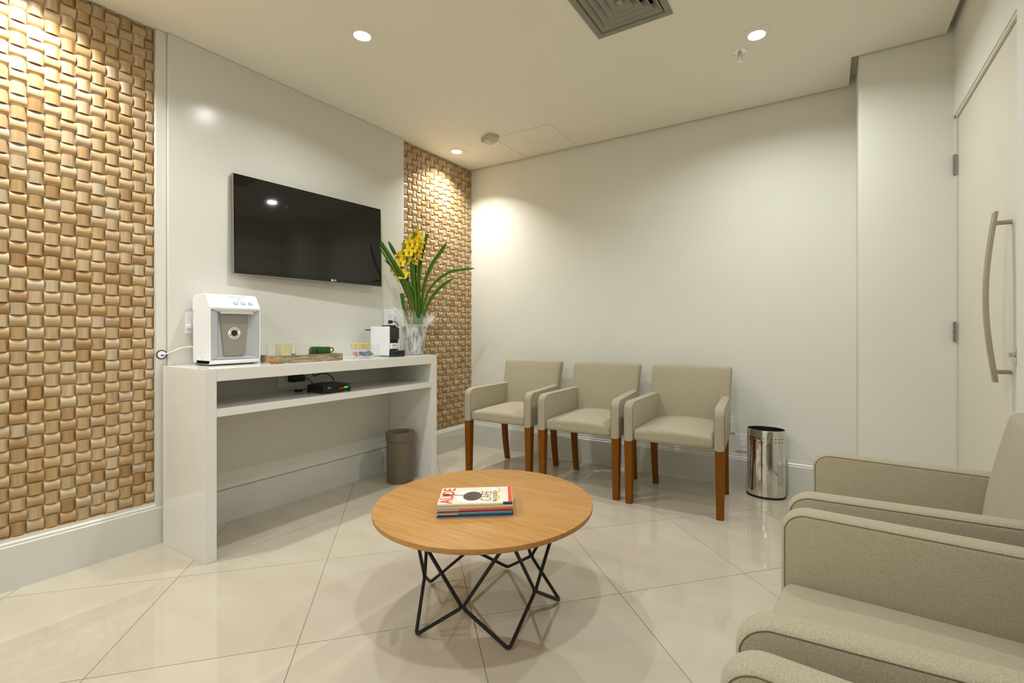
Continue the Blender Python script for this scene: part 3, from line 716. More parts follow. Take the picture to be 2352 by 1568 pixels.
def sachet(name, x, y, z, L, Wd, Th, rz, m, label, tilt=0.0):
    def fn(p):
        k = 1 - (abs(p.y) / (L / 2)) ** 2; return (p.x, p.y, p.z * (0.15 + 0.85 * max(k, 0)))
    o = G().rbox(-Wd / 2, Wd / 2, -L / 2, L / 2, -Th / 2, Th / 2, 0.002, 5, fn).build(name, m)
    o.location = (x, y, z); o.rotation_euler = (tilt, R(35), rz); return tag(o, label, 'sachet', 'sachets in the acrylic box')
sachet('sachet', -2.505, 1.945, CT + 0.028, 0.045, 0.028, 0.014, R(8), mat('pink_foil', srgb(176, 110, 108), 0.3), 'dusty pink sachet in the acrylic box', R(4))
sachet('sachet', -2.505, 1.995, CT + 0.028, 0.050, 0.030, 0.014, R(-10), mat('blue_foil', srgb(74, 74, 140), 0.3), 'dark blue sachet in the acrylic box', R(-8))
sachet('sachet', -2.500, 2.036, CT + 0.030, 0.052, 0.032, 0.016, R(12), mat('teal_foil', srgb(10, 104, 86), 0.3), 'teal sachet in the acrylic box', R(12))
o = G().rbox(-0.02, 0.02, -0.062, 0.062, 0.0, 0.032, 0.006, 5, lambda p: (p.x, p.y, p.z * (1 + 0.10 * math.sin(p.y * 160)))).build('capsule_sleeve', mat('gold_print', srgb(222, 186, 96), 0.4, noise=0.35, nscale=60))
o.location = (-2.515, 1.988, CT + 0.063); tag(o, 'gold printed capsule sleeve on top of the acrylic box', 'packet')

# ------------------------------------------------------------------ coffee machine
t = thing('coffee_machine', 'slim white and black capsule coffee machine on the console', 'coffee machine', (-2.60, 2.25, CT))
fx, y0_, y1_ = 0.082, -0.038, 0.062
G().rbox(-0.10, fx, y0_, y0_ + 0.012, 0.006, 0.203, 0.004, 3).build('side_shell', WHITEP, t)
G().rbox(-0.10, fx - 0.002, y1_ - 0.012, y1_, 0.006, 0.200, 0.004, 3).build('side_shell', WHITEP, t)
G().rbox(-0.10, fx - 0.012, y0_ + 0.011, y1_ - 0.011, 0.004, 0.200, 0.004, 3).build('core', BLACK, t)
G().rbox(fx - 0.03, fx + 0.006, y0_ + 0.0125, y1_ - 0.0125, 0.115, 0.196, 0.004, 3).build('head', mat('charcoal_plastic', srgb(46, 46, 44), 0.3), t)
G().rbox(-0.02, fx - 0.01, y0_ + 0.025, y1_ - 0.025, 0.196, 0.211, 0.004, 3).build('lever', BLACK, t)
G().rbox(fx - 0.012, fx + 0.055, y0_ + 0.004, y1_ - 0.004, 0.0, 0.042, 0.008, 4).build('drip_tray', BLACK, t)
G().rbox(fx - 0.012, fx + 0.012, y0_ + 0.014, y1_ - 0.03, 0.050, 0.090, 0.003, 3).build('label', PRINTW, t)
G().box(fx + 0.0125, fx + 0.0128, y0_ + 0.02, y1_ - 0.045, 0.074, 0.080).build('label_print', GREYINK, t, smooth=0)
G().rbox(-0.165, -0.102, -0.030, 0.045, 0.004, 0.178, 0.01, 3).build('water_tank', ACRYL, t)
G().rbox(-0.168, -0.101, -0.032, 0.047, 0.176, 0.184, 0.003, 3).build('tank_lid', BLACK, t)
# socket with black plug
coffee = t
t = thing('wall_socket', 'white double wall socket with a black plug above the coffee machine', 'socket', (PX, 2.472, 1.142))
G().box(0, 0.006, -0.046, 0.046, -0.062, 0.062).build('cover_plate', WHITEP, t, bevel=0.002)
g = G()
for k in (-1, 1): g.disc((0.0066, k * 0.010, 0.02), 0.0035, (1, 0, 0), 10)
g.build('socket_holes', GREYINK, t, smooth=0)
G().rbox(0.006, 0.03, -0.014, 0.014, -0.036, -0.014, 0.006, 3).build('plug', BLACK, t)
pw = G().tube(smooth_path([(PX + 0.03, 2.475, 1.118), (PX + 0.04, 2.50, 1.116), (PX + 0.05, 2.515, 1.09), (PX + 0.07, 2.50, 1.0), (PX + 0.07, 2.42, 0.91), (PX + 0.07, 2.35, 0.885)], 6), 0.003, 8).build('power_cord', BLACK); under(coffee, [pw])

# ------------------------------------------------------------------ set-top box, adapter, cables on the shelf
SZ = 0.690
t = thing('set_top_box', 'black set-top box with red and green lights on the console shelf', 'set-top box', (-2.525, 1.772, SZ), 0)
def stb(p):
    k = 1 - (p.y / 0.093) ** 2; return (p.x + 0.006 * k * (1 if p.x > 0 else 0), p.y, p.z + (0.006 * k if p.z > 0.03 else 0))
G().rbox(-0.076, 0.074, -0.093, 0.093, 0.006, 0.046, 0.004, 8, stb).build('case', BLACK, t)
for yy in (-0.085, 0.085):
    for xx in (-0.068, 0.066): G().box(xx - 0.008, xx + 0.008, yy - 0.006, yy + 0.006, 0.0, 0.008).build('foot', BLACK, t)
for k in range(3): G().disc((0.0808, 0.014 + k * 0.009, 0.024), 0.0025, (1, 0, 0), 8).build('red_light', EMITR, t, smooth=0)
g = G(); v_, f_ = text_geo('4622', 0.014, 'CENTER', 0.0003); g.add(v_, f_, frame_mat((0.0808, 0.053, 0.027), (0, 1, 0), (0, 0, 1))); g.build('green_display', EMITG, t, smooth=0)
g = G(); g.add([(0.0796, -0.066, 0.028), (0.0796, -0.046, 0.028), (0.0796, -0.046, 0.036), (0.0796, -0.066, 0.036)], [(0, 1, 2, 3)]); g.build('front_print', GREYINK, t, smooth=0)
G().disc((0.0788, 0.080, 0.036), 0.004, (1, 0, 0), 10).build('power_button', GREYINK, t, smooth=0)
t = thing('wall_socket', 'wide white wall socket plate under the console top', 'socket', (PX, 1.70, 0.745))
G().box(0, 0.006, -0.075, 0.075, -0.035, 0.035).build('cover_plate', WHITEP, t, bevel=0.002)
t = thing('power_adapter', 'black power adapter plugged in behind the set-top box', 'adapter', (PX + 0.006, 1.728, 0.759))
G().rbox(0, 0.045, -0.042, 0.046, -0.02, 0.02, 0.006, 4).build('housing', BLACK, t)
g = G().tube(smooth_path([(0.03, 0.044, -0.004), (0.035, 0.065, -0.006), (0.05, 0.082, -0.03), (0.09, 0.08, -0.055), (0.13, 0.07, -0.06)], 6), 0.0022, 8); g.build('cable', BLACK, t)
tag(G().tube(smooth_path([(PX + 0.01, 1.86, 0.81), (PX + 0.03, 1.835, 0.78), (PX + 0.04, 1.845, 0.765), (PX + 0.05, 1.875, 0.778), (PX + 0.08, 1.905, 0.775), (PX + 0.12, 1.92, 0.74), (PX + 0.17, 1.865, 0.722)], 6), 0.0032, 8).build('antenna_cable', BLACK), 'black antenna cable curving down to the set-top box', 'cable')
pts = [Vector((-2.66 + 0.02 * math.cos(k * 1.9) + 0.001 * k, 1.66 + 0.018 * math.sin(k * 1.9 + 0.4), SZ + 0.005 + 0.0016 * (k % 6))) for k in range(16)] + [Vector((-2.63, 1.69, SZ + 0.018)), Vector((-2.60, 1.695, SZ + 0.02))]
tag(G().tube(smooth_path(pts, 5), 0.0022, 6).build('coiled_cable', BLACK), 'small coil of black cable lying left of the set-top box', 'cable')

# ------------------------------------------------------------------ potted orchid
pc = Vector((-2.60, 2.522, CT)); PD = -SN * pc.x + CS * pc.y
orch = thing('potted_orchid', 'yellow orchid in a silver foil pot wrapped in cellophane', 'potted plant', tuple(pc))
def fold(k, n=48): return 1
pot = G(); prof = [(0.058, 0.0), (0.063, 0.004), (0.070, 0.06), (0.081, 0.13), (0.089, 0.19), (0.092, 0.203), (0.086, 0.204), (0.078, 0.19), (0.0, 0.18)]
n = 40; vs = []; fs = []
for k, (r, z) in enumerate(prof):
    for i in range(n):
        a = 2 * math.pi * i / n; rr = r * (1 + 0.022 * math.sin(i * 2.1 + k * 0.4) * min(1, z * 9) + 0.012 * math.sin(i * 4.3)); vs.append((rr * math.cos(a), rr * math.sin(a), z + (0.004 * math.sin(i * 1.7) if k in (5, 6) else 0)))
for k in range(len(prof) - 1):
    for i in range(n): j = (i + 1) % n; fs.append((k * n + i, k * n + j, (k + 1) * n + j, (k + 1) * n + i))
fs.append(tuple(reversed(range(n)))); pot.add(vs, fs); pot.build('pot', FOIL, orch)
G().lathe([(0.0, 0.184), (0.076, 0.182), (0.076, 0.178)], 20).build('soil', mat('bark_soil', srgb(90, 66, 40), 0.9, noise=0.4, nscale=80), orch)
ce = G(); n = 72; rows = 7; vs = []; fs = []
for k in range(rows):
    t_ = k / (rows - 1)
    for i in range(n):
        a = 2 * math.pi * i / n; amp = 0.022 * t_
        r = 0.080 + 0.060 * t_ + amp * math.sin(i * 2.7) + 0.5 * amp * math.sin(i * 5.1 + k)
        zz = 0.200 + random.uniform(-0.006, 0.006) * t_ + 0.095 * t_ ** 0.8 + (0.030 * t_) * math.sin(i * 1.13 + 0.7 * math.sin(i * 0.37)) - 0.012 * math.sin(math.pi * t_) * math.sin(i * 3.3) - 0.02 * t_ * math.cos(a - 0.6)
        vs.append((r * math.cos(a), r * math.sin(a), zz))
for k in range(rows - 1):
    for i in range(n): j = (i + 1) % n; fs.append((k * n + i, k * n + j, (k + 1) * n + j, (k + 1) * n + i))
ce.add(vs, fs); ce.build('cellophane_wrap', CELLO, orch, smooth=25)
def opx(u, v, dd): return at_depth(u, v, PD + dd) - pc
def leaf(pts, wpx, dds, name='leaf', m=GREEN, tipw=0.5):
    ctr = [opx(u, v, d) for (u, v), d in zip(pts, dds)]
    path = smooth_path(ctr, 6); vs = []; fs = []; n = len(path)
    side_axis = Vector((CS, SN, 0)); view = Vector((-SN, CS, 0))
    for i, p in enumerate(path):
        t_ = i / (n - 1); tan = (path[min(i + 1, n - 1)] - path[max(i - 1, 0)]).normalized()
        w = wpx * PD / FPX / 2 * (0.55 + 0.9 * t_ if t_ < 0.5 else (1.0 if t_ < 0.85 else 1.0 - (1 - tipw) * ((t_ - 0.85) / 0.15) ** 1.5))
        s = tan.cross(view); s = s.normalized() if s.length > 1e-3 else side_axis
        s = (s + view * 0.35).normalized(); nn = tan.cross(s).normalized()
        vs += [tuple(p - s * w), tuple(p + nn * w * 0.28), tuple(p + s * w), tuple(p + nn * w * 0.28 + nn * 0.0012)]
    for i in range(n - 1):
        a = i * 4; b = a + 4
        fs += [(a, a + 1, b + 1, b), (a + 1, a + 2, b + 2, b + 1), (a + 2, a + 3, b + 3, b + 2), (a + 3, a, b, b + 3)]
    fs += [(3, 2, 1, 0), ((n - 1) * 4, (n - 1) * 4 + 1, (n - 1) * 4 + 2, (n - 1) * 4 + 3)]
    return G().add(vs, fs).build(name, m, orch, smooth=60)
leaf([(963, 745), (963, 700), (962, 640), (968, 587), (982, 537)], 10, [0.0, 0, 0, 0.02, 0.05], tipw=0.85)
leaf([(965, 745), (968, 708), (975, 652), (992, 608), (1011, 580), (1026, 557)], 10, [0, 0, 0, -0.02, -0.04, -0.06], tipw=0.2)
leaf([(967, 745), (971, 712), (983, 671), (1005, 643), (1035, 623.6), (1062, 619), (1090, 616)], 7, [0, -0.01, -0.03, -0.06, -0.1, -0.13, -0.16], tipw=0.2)
leaf([(968, 745), (975, 717), (990, 686), (1009, 662), (1042, 638)], 8, [0, -0.02, -0.05, -0.09, -0.14], tipw=0.15)
leaf([(958, 745), (957, 706), (950, 640), (947.5, 582), (951.7, 532)], 9, [-0.02, -0.03, -0.05, -0.06, -0.06], tipw=0.6)
leaf([(956, 745), (952, 706), (935, 640), (909.4, 587), (892, 554)], 9, [0, -0.02, -0.05, -0.08, -0.10], tipw=0.2)
leaf([(955, 745), (950, 700), (930, 645), (902, 600), (874, 556)], 11, [0, -0.04, -0.09, -0.14, -0.18], tipw=0.85)
leaf([(954, 745), (947, 700), (924, 645), (900, 612), (871, 566)], 5, [0, -0.03, -0.09, -0.14, -0.18], tipw=0.5)
leaf([(953, 745), (944, 705), (920, 645), (900, 613), (883.4, 596.5)], 5, [0, -0.02, -0.05, -0.08, -0.10], tipw=0.2)
leaf([(940, 745), (929, 710), (922.4, 673.5)], 10, [0, -0.01, -0.02], tipw=0.95)
leaf([(962, 745), (961, 708), (953, 630), (958, 592)], 8, [0.02, 0.03, 0.03, 0.04], tipw=0.4)
leaf([(952, 745), (955, 700), (947, 640), (944, 600)], 8, [-0.03, -0.04, -0.05, -0.05], tipw=0.6)
def stem(pts, dds, r, m): G().tube(smooth_path([opx(u, v, d) for (u, v), d in zip(pts, dds)], 6), r, 7).build('stem', m, orch)
stem([(950, 745), (946, 700), (930, 648), (918, 618), (905, 608)], [0, -0.02, -0.04, -0.05, -0.05], 0.0038, STEMG)
stem([(950, 745), (947, 700), (938, 640), (935, 590), (944, 550), (957, 535)], [0, -0.03, -0.06, -0.07, -0.06, -0.04], 0.0038, STEMG)
stem([(945, 745), (940, 700), (928, 662), (918, 640)], [-0.01, -0.03, -0.05, -0.06], 0.0032, STEMB)
stem([(957, 745), (954, 700), (952, 668), (934, 645)], [-0.02, -0.04, -0.06, -0.07], 0.003, STEMG)
stem([(949, 745), (950, 700), (946, 676)], [-0.03, -0.05, -0.05], 0.004, STEMB)
stem([(962, 745), (962, 700), (958, 620), (962, 560)], [0.0, -0.01, -0.02, -0.02], 0.003, STEMG)
def petal_geo(L, W, curl, M):
    vs = []; fs = []; n = 6; m = 4
    for i in range(n + 1):
        t_ = i / n; w = W * math.sin(math.pi * (0.08 + 0.87 * t_)) ** 0.8
        for j in range(m + 1):
            s = -1 + 2 * j / m; vs.append((s * w / 2, L * t_, curl * (t_ * t_) * L + 0.10 * W * (1 - s * s) - 0.05 * W))
    for i in range(n):
        for j in range(m): a = i * (m + 1) + j; fs.append((a, a + 1, a + m + 2, a + m + 1))
    return [tuple(M @ Vector(v)) for v in vs], fs
def flower_mesh(mcol):
    g = G()
    for k, an in enumerate((90, 18, 162, -54, 234)):
        M = Matrix.Rotation(R(an - 90), 4, 'Z'); v_, f_ = petal_geo(0.034, 0.030, 0.35 if k else 0.5, M); g.add(v_, f_)
    return g
def lip_mesh():
    g = G(); v_, f_ = petal_geo(0.015, 0.012, 0.9, Matrix.Rotation(R(180), 4, 'Z')); g.add(v_, f_, Matrix.Translation((0, 0, 0.004)))
    g.lathe([(0.0, 0.012), (0.005, 0.010), (0.006, 0.002)], 10); return g
fl0 = flower_mesh(None).build('flower', YELLOW, orch); lp0 = lip_mesh().build('lip', LIPR, fl0)
fl1 = flower_mesh(None).build('flower', YELGRN, orch); lp1 = lip_mesh().build('lip', LIPC, fl1)
view_dir = Vector((SN, -CS, 0.0))     # from plant towards the room
FL = [((957.5, 537), -0.03, 0, 20, 5, 0.85), ((963, 548), -0.03, 0, 35, -15, 1.0), ((942, 559.6), -0.08, 0, -10, 0, 1.0), ((939.5, 579), -0.09, 0, 5, -5, 1.0), ((963, 570), -0.03, 0, 70, 0, 1.0),
      ((961, 589), -0.03, 0, 75, -20, 0.95), ((918, 590), -0.08, 0, -5, 5, 0.95), ((920.5, 604), -0.09, 0, 10, -15, 0.95), ((903.6, 614), -0.06, 1, 160, 10, 1.05), ((926, 631), -0.09, 0, 5, -20, 1.1),
      ((949, 546), -0.05, 0, 0, 15, 0.8), ((951, 600), -0.05, 0, 60, -10, 0.8), ((930, 571), -0.05, 1, -60, 20, 0.95), ((936, 596), -0.06, 1, -50, 0, 0.9), ((946, 588), -0.06, 0, 30, -10, 0.85), ((912, 626), -0.06, 1, -120, -20, 0.85),
      ((953, 556), -0.06, 0, 15, 10, 0.9), ((934, 560), -0.06, 1, -30, 30, 0.9), ((928, 582), -0.07, 1, -20, 10, 0.9), ((966, 558), -0.03, 0, 55, 20, 0.9), ((948, 571), -0.07, 0, 20, 0, 0.9), ((925, 594), -0.07, 0, 25, 10, 0.8), ((913, 602), -0.07, 1, -40, 0, 0.9), ((957, 580), -0.04, 0, 45, 0, 0.85)]
used = [False, False]
for (uv, dd, kind, yw, pt, sc) in FL:
    src = (fl0, fl1)[kind]
    o = src if not used[kind] else copy_tree(src, orch); used[kind] = True
    o.location = opx(uv[0], uv[1], dd)
    base = Matrix.Rotation(YAW, 4, 'Z') @ Matrix.Rotation(R(90), 4, 'X')
    o.rotation_euler = (Matrix.Rotation(R(yw), 4, 'Z') @ base @ Matrix.Rotation(R(pt), 4, 'X')).to_euler(); sc *= 1.15; o.scale = (sc, sc, sc)
for (u, v, dd, rx) in ((909, 630, -0.05, 30), (916, 643, -0.06, -20), (938, 627, -0.08, 80), (935, 607, -0.07, 70), (927, 573, -0.05, 60)):
    b = G().lathe([(0.0, -0.016), (0.006, -0.011), (0.0085, 0.0), (0.006, 0.011), (0.0, 0.017)], 10).build('bud', YELGRN, orch); b.location = opx(u, v, dd); b.rotation_euler = (0, R(rx), YAW)

# ------------------------------------------------------------------ waste bins
t = thing('waste_bin', 'round taupe plastic waste bin with ring lid under the console', 'waste bin', (-2.566, 2.356, 0))
G().lathe([(0.086, 0.0), (0.089, 0.004), (0.092, 0.29), (0.088, 0.29), (0.084, 0.01), (0.0, 0.008)], 40).build('body', TAUPE, t)
G().lathe_open([(0.0925, 0.286), (0.097, 0.288), (0.098, 0.292), (0.098, 0.342), (0.095, 0.346), (0.075, 0.347), (0.058, 0.341), (0.055, 0.33), (0.055, 0.30), (0.0925, 0.286)], 40).build('lid', TAUPE, t)
G().disc((0, 0, 0.16), 0.084, (0, 0, 1), 24).build('liner', DARKIN, t)
t = thing('chrome_bin', 'polished chrome waste bin with perforated rim by the far wall', 'waste bin', (-0.346, 3.365, 0))
sx_, sy_ = 1.0, 0.76; r_ = 0.112
G().lathe([(r_ + 0.004, 0.0), (r_ + 0.005, 0.004), (r_ + 0.004, 0.012), (r_ - 0.002, 0.014)], 56, sx=sx_, sy=sy_).build('base_ring', BLACK, t)
G().lathe_open([(r_, 0.012), (r_, 0.422), (r_ - 0.001, 0.4245), (r_ - 0.003, 0.425)], 64, sx=sx_, sy=sy_).build('body', CHROME, t)
G().lathe_open([(r_ - 0.003, 0.425), (r_ - 0.004, 0.42), (r_ - 0.004, 0.05), (0.0, 0.05)], 64, sx=sx_, sy=sy_).build('inner_bucket', mat('navy_inside', srgb(16, 16, 34), 0.4), t)
g = G()
for zz in (0.376, 0.356):
    for k in range(30):
        if k % 6 == 5: continue
        a = 2 * math.pi * (k + 0.3) / 30; nx, ny = math.cos(a) / sx_, math.sin(a) / sy_
        g.disc((r_ * sx_ * math.cos(a) * 1.004, r_ * sy_ * math.sin(a) * 1.004, zz), 0.0036, (nx, ny, 0), 10)
tag(g.build('perforations', BLACK, t, smooth=0), kind='stuff')

# sockets on the far wall
for (x, z, lb) in ((-0.50, 0.295, 'white wall socket half hidden behind the chrome bin'), (-0.592, 0.412, 'white wall socket half hidden behind the nearest row chair')):
    t = thing('wall_socket', lb, 'socket', (x, YF, z))
    G().box(-0.045, 0.045, -0.007, 0, -0.055, 0.055).build('cover_plate', WHITEP, t, bevel=0.002)
    G().box(-0.02, 0.02, -0.0085, -0.006, -0.025, 0.025).build('socket_face', WHITEP, t, bevel=0.001)

# ------------------------------------------------------------------ upholstered armchairs
def arm_geo(sgn):
    prof = [(-0.25, 0.385)]
    prof += [(-0.25, 0.50), (-0.25, 0.575)]
    for k in range(1, 7):
        a = R(180 - k * 15); prof.append((-0.195 + 0.055 * math.cos(a), 0.572 + 0.050 * math.sin(a)))
    prof += [(-0.10, 0.624), (0.0, 0.626), (0.10, 0.628), (0.20, 0.630), (0.232, 0.630), (0.222, 0.385)]
    n = len(prof); w = 0.030; vs = []; fs = []
    def inset(d):
        out = []
        for i in range(n):
            p = Vector(prof[i]); a = Vector(prof[i - 1]); b = Vector(prof[(i + 1) % n])
            n1 = Vector((-(p - a).y, (p - a).x)).normalized(); n2 = Vector((-(b - p).y, (b - p).x)).normalized()
            nn = (n1 + n2); nn = nn.normalized() / max(0.5, math.sqrt((1 + n1.dot(n2)) / 2)); out.append(p - nn * d)
        return out
    layers = [(-w, 0.014), (-w + 0.002, 0.007), (-w + 0.006, 0.002), (-w + 0.013, -0.001), (0.0, -0.004), (w - 0.013, -0.001), (w - 0.006, 0.002), (w - 0.002, 0.007), (w, 0.014)]
    def shear(x, y): return sgn * (0.2615 - 0.055 * max(0, (y + 0.25)) / 0.47 * 0.62) + x
    for (x, d) in layers:
        for q in inset(d): vs.append((shear(x, q.x), q.x, q.y))
    L = len(layers)
    for k in range(L - 1):
        for i in range(n): j = (i + 1) % n; fs.append((k * n + i, k * n + j, (k + 1) * n + j, (k + 1) * n + i))
    fs += [tuple(range(n)), tuple(range(L * n - 1, (L - 1) * n - 1, -1))]
    seams = []
    for x in (-w + 0.0018, w - 0.0018):
        q = inset(0.0062)[0:-1]; seams.append(smooth_path([(shear(x, p.x), p.x, p.y) for p in q], 3))
    return vs, fs, seams
def make_chair(name, label, group):
    t = thing(name, label, 'armchair', (0, 0, 0), 0, group)
    def seat_fn(p):
        u = p.x / 0.236; v = (p.y + 0.25) / 0.45; x = p.x * (1 - 0.11 * v)
        z = p.z
        if p.z > 0.42: z += 0.022 * (1 - u * u) * (0.6 + 0.6 * math.sin(math.pi * min(1, max(0, v)) * 0.8)) + 0.012 * v
        y = p.y - (0.008 * (1 - u * u) if p.y < -0.2 else 0)
        return (x, y, z)
    G().rbox(-0.2335, 0.2335, -0.243, 0.20, 0.387, 0.455, 0.022, 9, seat_fn).build('seat', FABRIC, t)
    def back_fn(p):
        k = (p.z - 0.40) / 0.41; u = p.x / 0.258
        y = p.y + 0.075 * k * k * 0.55 + 0.03 * k + 0.018 * (u * u)
        if p.y < 0.2: y -= 0.010 * (1 - u * u) * math.sin(math.pi * min(max(k, 0), 1))
        z = p.z + (0.005 * (1 - u * u) if k > 0.9 else 0)
        return (p.x * (0.955 + 0.045 * k), y, z)
    G().rbox(-0.259, 0.259, 0.165, 0.235, 0.392, 0.812, 0.016, 9, back_fn).build('backrest', FABRIC, t)
    for s in (-1, 1):
        vs, fs, seams = arm_geo(s)
        a = G().add(vs, fs).build('armrest', FABRIC, t, smooth=50)
        for sm in seams: G().tube(sm, 0.0010, 5).build('seam', SEAM, a)
        def leg(x, y, z, wt, wb, ys):
            vs = []; fs = []; n = 8
            for i in range(n + 1):
                k = i / n; w = wt + (wb - wt) * k; yy = y + ys * k * k
                for (aa, bb) in ((-1, -1), (1, -1), (1, 1), (-1, 1)): vs.append((x + aa * w / 2, yy + bb * w / 2, z * (1 - k)))
            for i in range(n):
                for q in range(4): fs.append((i * 4 + q, i * 4 + (q + 1) % 4, (i + 1) * 4 + (q + 1) % 4, (i + 1) * 4 + q))
            fs += [(0, 1, 2, 3), (n * 4 + 3, n * 4 + 2, n * 4 + 1, n * 4)]
            G().add(vs, fs).build('leg', LEGW, t, bevel=0.003, smooth=50)
        leg(s * 0.2625, -0.222, 0.386, 0.050, 0.038, 0.0)
        leg(s * 0.228, 0.195, 0.39, 0.042, 0.034, 0.045)
    return t
ch = make_chair('armchair', 'linen armchair with wooden legs beside the wooden corner panel', 'armchairs in a row along the far wall')
ch.location = (-2.042, 3.012, 0); ch.rotation_euler = (0, 0, R(1.2))
for x, lb, rz in ((-1.402, 'middle linen armchair of the three along the far wall', R(1.6)), (-0.788, 'linen armchair of the far row nearest the chrome bin', R(1.9))):
    c = copy_tree(ch); c.location = (x, 3.012, 0); c.rotation_euler = (0, 0, rz); c['label'] = lb
for (x, y, rz, lb) in ((0.180, 1.687, -95.0, 'linen armchair by the door, furthest of the near row'), (0.142, 1.041, -92.5, 'linen armchair in the middle of the near row at right'), (0.118, 0.418, -92.0, 'linen armchair at the bottom edge, nearest the viewer')):
    c = copy_tree(ch); c.location = (x, y, 0); c.rotation_euler = (0, 0, R(rz)); c['label'] = lb; c['group'] = 'armchairs in the near row by the door'

# ------------------------------------------------------------------ coffee table
TC = Vector((-1.127, 1.459)); TT = 0.400; TRD = 0.411
t = thing('coffee_table', 'round oak-topped coffee table with black wire base', 'coffee table', (TC.x, TC.y, 0))
tp = G().lathe([(0.0, TT - 0.022), (TRD - 0.010, TT - 0.022), (TRD - 0.0015, TT - 0.0165), (TRD, TT - 0.003), (TRD - 0.0008, TT - 0.0006), (TRD - 0.002, TT), (0.0, TT)], 96).build('tabletop', OAK, t, smooth=30)
az = [-107.2, -36.5, 35.0, 107.6, 179.0]
def tp3(a, r, z): return Vector((r * math.cos(R(a)), r * math.sin(R(a)), z))
def rounded(pts, rad, n=6):
    out = []; m = len(pts)
    for i in range(m):
        p = pts[i]; a = (pts[i - 1] - p); b = (pts[(i + 1) % m] - p); la, lb = a.length, b.length; d = min(rad, la * 0.4, lb * 0.4)
        p0 = p + a.normalized() * d; p1 = p + b.normalized() * d
        for k in range(n + 1):
            s = k / n; out.append(p0 * (1 - s) ** 2 + p * 2 * s * (1 - s) + p1 * s * s)
    return out
for i in range(5):
    a0, a1, a2 = az[i - 1] - (360 if i == 0 else 0), az[i], az[(i + 1) % 5] + (360 if i == 4 else 0)
    nl, nr = (a0 + a1) / 2 + 0.2, (a1 + a2) / 2 - 0.2
    loop = [tp3(a1, 0.288, 0.0065), tp3(nr, 0.228, 0.118), tp3(a1, 0.292, TT - 0.028), tp3(nl, 0.228, 0.118)]
    G().tube(rounded(loop, 0.016, 5), 0.0064, 8, closed=True).build('leg', BLKMET, t)

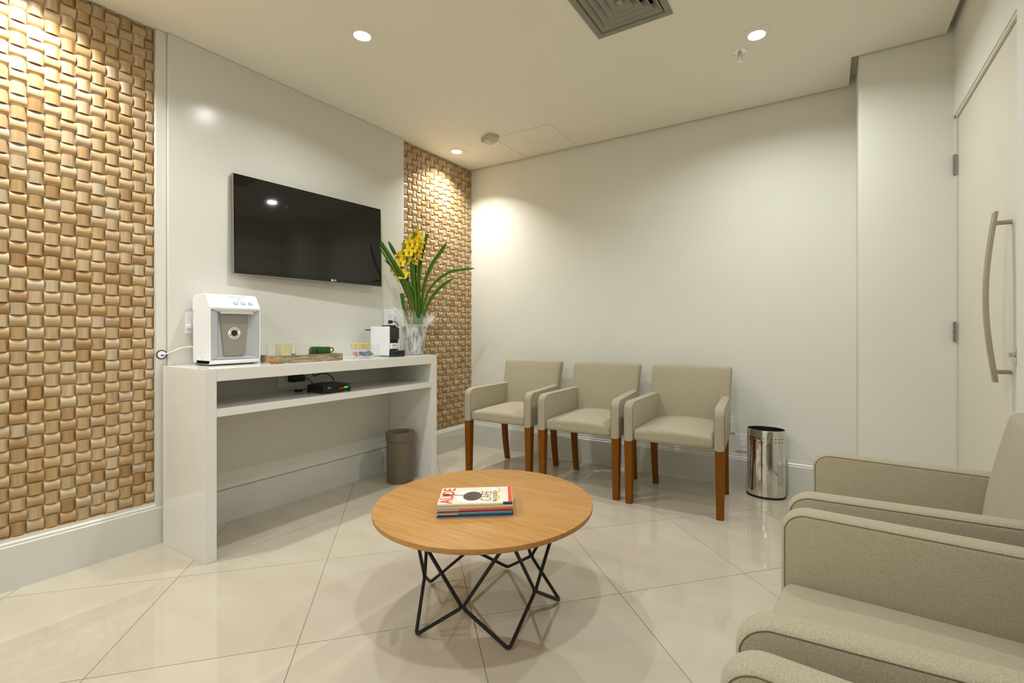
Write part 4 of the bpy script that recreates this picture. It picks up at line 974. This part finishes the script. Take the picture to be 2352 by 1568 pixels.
# ------------------------------------------------------------------ magazines
mo = Vector((-1.161, 1.233)); md = Vector((0.2097, 0.1552)).normalized(); mp_ = Vector((-md.y, md.x))
mag_c = mo + md * 0.1305 + mp_ * 0.0875; ang = math.atan2(md.y, md.x)
mags = [('blue', (60, 112, 184), None, 0.0050), ('black', (52, 44, 66), None, 0.0045), ('teal', (52, 146, 166), (214, 204, 184), 0.0050), ('grey', (160, 150, 140), None, 0.0035), ('plum', (92, 58, 84), (120, 70, 60), 0.0045),
        ('red', (226, 100, 88), (206, 190, 176), 0.0052), ('pink', (216, 150, 134), (196, 184, 170), 0.0042), ('white', (234, 226, 210), None, 0.0040), ('lime', (196, 200, 100), (180, 178, 130), 0.0042), ('top', (236, 230, 214), None, 0.0046)]
z = TT; MW, MH = 0.262, 0.175
for k, (nm, c1, c2, th) in enumerate(mags):
    lb = {'blue': 'bottom magazine of the stack with a blue spine', 'top': 'top magazine of the stack with a coffee cup cover'}.get(nm, 'magazine with a %s spine in the stack on the table' % nm)
    t = thing('magazine', lb, 'magazine', (mag_c.x, mag_c.y, z), ang + random.uniform(-0.012, 0.012), 'magazines stacked on the table')
    off = random.uniform(-0.002, 0.002)
    G().box(-MW / 2 + 0.001 + off, MW / 2 - 0.002 + off, -MH / 2 + 0.001, MH / 2 - 0.001, 0.0006, th - 0.0006).build('pages', PAPER, t, smooth=0)
    cm = mat('cover_' + nm, srgb(*c1), 0.3)
    g = G(); g.box(-MW / 2 + off, MW / 2 + off, -MH / 2, MH / 2, 0, 0.0006); g.box(-MW / 2 + off, MW / 2 + off, -MH / 2, MH / 2, th - 0.0006, th); g.box(-MW / 2 + off, MW / 2 + off, -MH / 2 - 0.0004, -MH / 2 + 0.0006, 0.0, th)
    g.build('cover', cm, t, smooth=0)
    if c2: G().box(-MW / 2 + off - 0.0002, -MW / 2 + 0.075 + off, -MH / 2 - 0.0008, -MH / 2, 0.0002, th - 0.0002).build('spine_band', mat('spine_' + nm, srgb(*c2), 0.35), t, smooth=0)
    if nm == 'top':
        zt_ = th + 0.0003
        def flat(poly, name, m, dz=0.0): G().add([(p[0], p[1], zt_ + dz) for p in poly], [tuple(range(len(poly)))]).build(name, m, t, smooth=0)
        def ell(cx, cy, rx, ry, n=28): return [(cx + rx * math.cos(2 * math.pi * q / n), cy + ry * math.sin(2 * math.pi * q / n)) for q in range(n)]
        flat([(-0.128, -0.085), (0.118, -0.085), (0.118, 0.085), (-0.128, 0.085)], 'cover_picture', mat('cover_cream', srgb(232, 220, 198), 0.35, noise=0.10, nscale=9))
        flat([(0.117, -0.0865), (0.1305, -0.0865), (0.1305, 0.0868), (0.117, 0.0868)], 'red_strip', REDINK, 0.0001)
        flat(ell(-0.022, -0.012, 0.050, 0.062), 'saucer', PRINTW, 0.0001); flat(ell(-0.012, -0.010, 0.034, 0.048), 'coffee_cup', BROWNI, 0.0002)
        flat(ell(0.070, 0.045, 0.020, 0.035), 'cup_ring', TANI, 0.0001); flat(ell(0.066, 0.050, 0.015, 0.027), 'cup_inside', PRINTW, 0.0002)
        flat(ell(0.062, -0.03, 0.026, 0.042), 'coffee_stain', TANI, 0.0001); flat(ell(0.058, -0.03, 0.020, 0.034), 'stain_inside', mat('cover_cream2', srgb(236, 222, 196), 0.4), 0.0002)
        flat([(-0.10, 0.002), (-0.03, -0.002), (-0.03, 0.004), (-0.10, 0.008)], 'spoon_handle', mat('spoon_ink', srgb(120, 40, 28), 0.4), 0.0004); flat(ell(-0.108, 0.008, 0.012, 0.014), 'spoon', BROWNI, 0.0005)
        def words(s, x, y, size, name, m, sx=1.0, bold=0.0, dz=0.0003):
            v_, f_ = text_geo(s, size, 'CENTER', bold, sx); G().add(v_, f_, frame_mat((x, y, zt_ + dz), (0, 1, 0), (-1, 0, 0))).build(name, m, t, smooth=0)
        words('AÚDE', -0.100, 0.0, 0.062, 'title', REDINK, 0.98, 0.0012); words('CAFÉ', 0.040, -0.012, 0.055, 'headline', BLKINK, 0.80, -0.0006)
        words('NA DOSE CERTA', 0.070, -0.010, 0.019, 'subheadline', BLKINK, 0.85, 0.0003)
        flat([(0.098, -0.0878), (0.131, -0.0878), (0.131, -0.075), (0.098, -0.075)], 'purple_corner', mat('purple_ink', srgb(54, 36, 110), 0.4), 0.0004)
        G().box(0.098, 0.1312, -MH / 2 - 0.0008, -MH / 2, 0.0002, th).build('purple_spine', MATS['purple_ink'], t, smooth=0)
    z += th + 0.0002
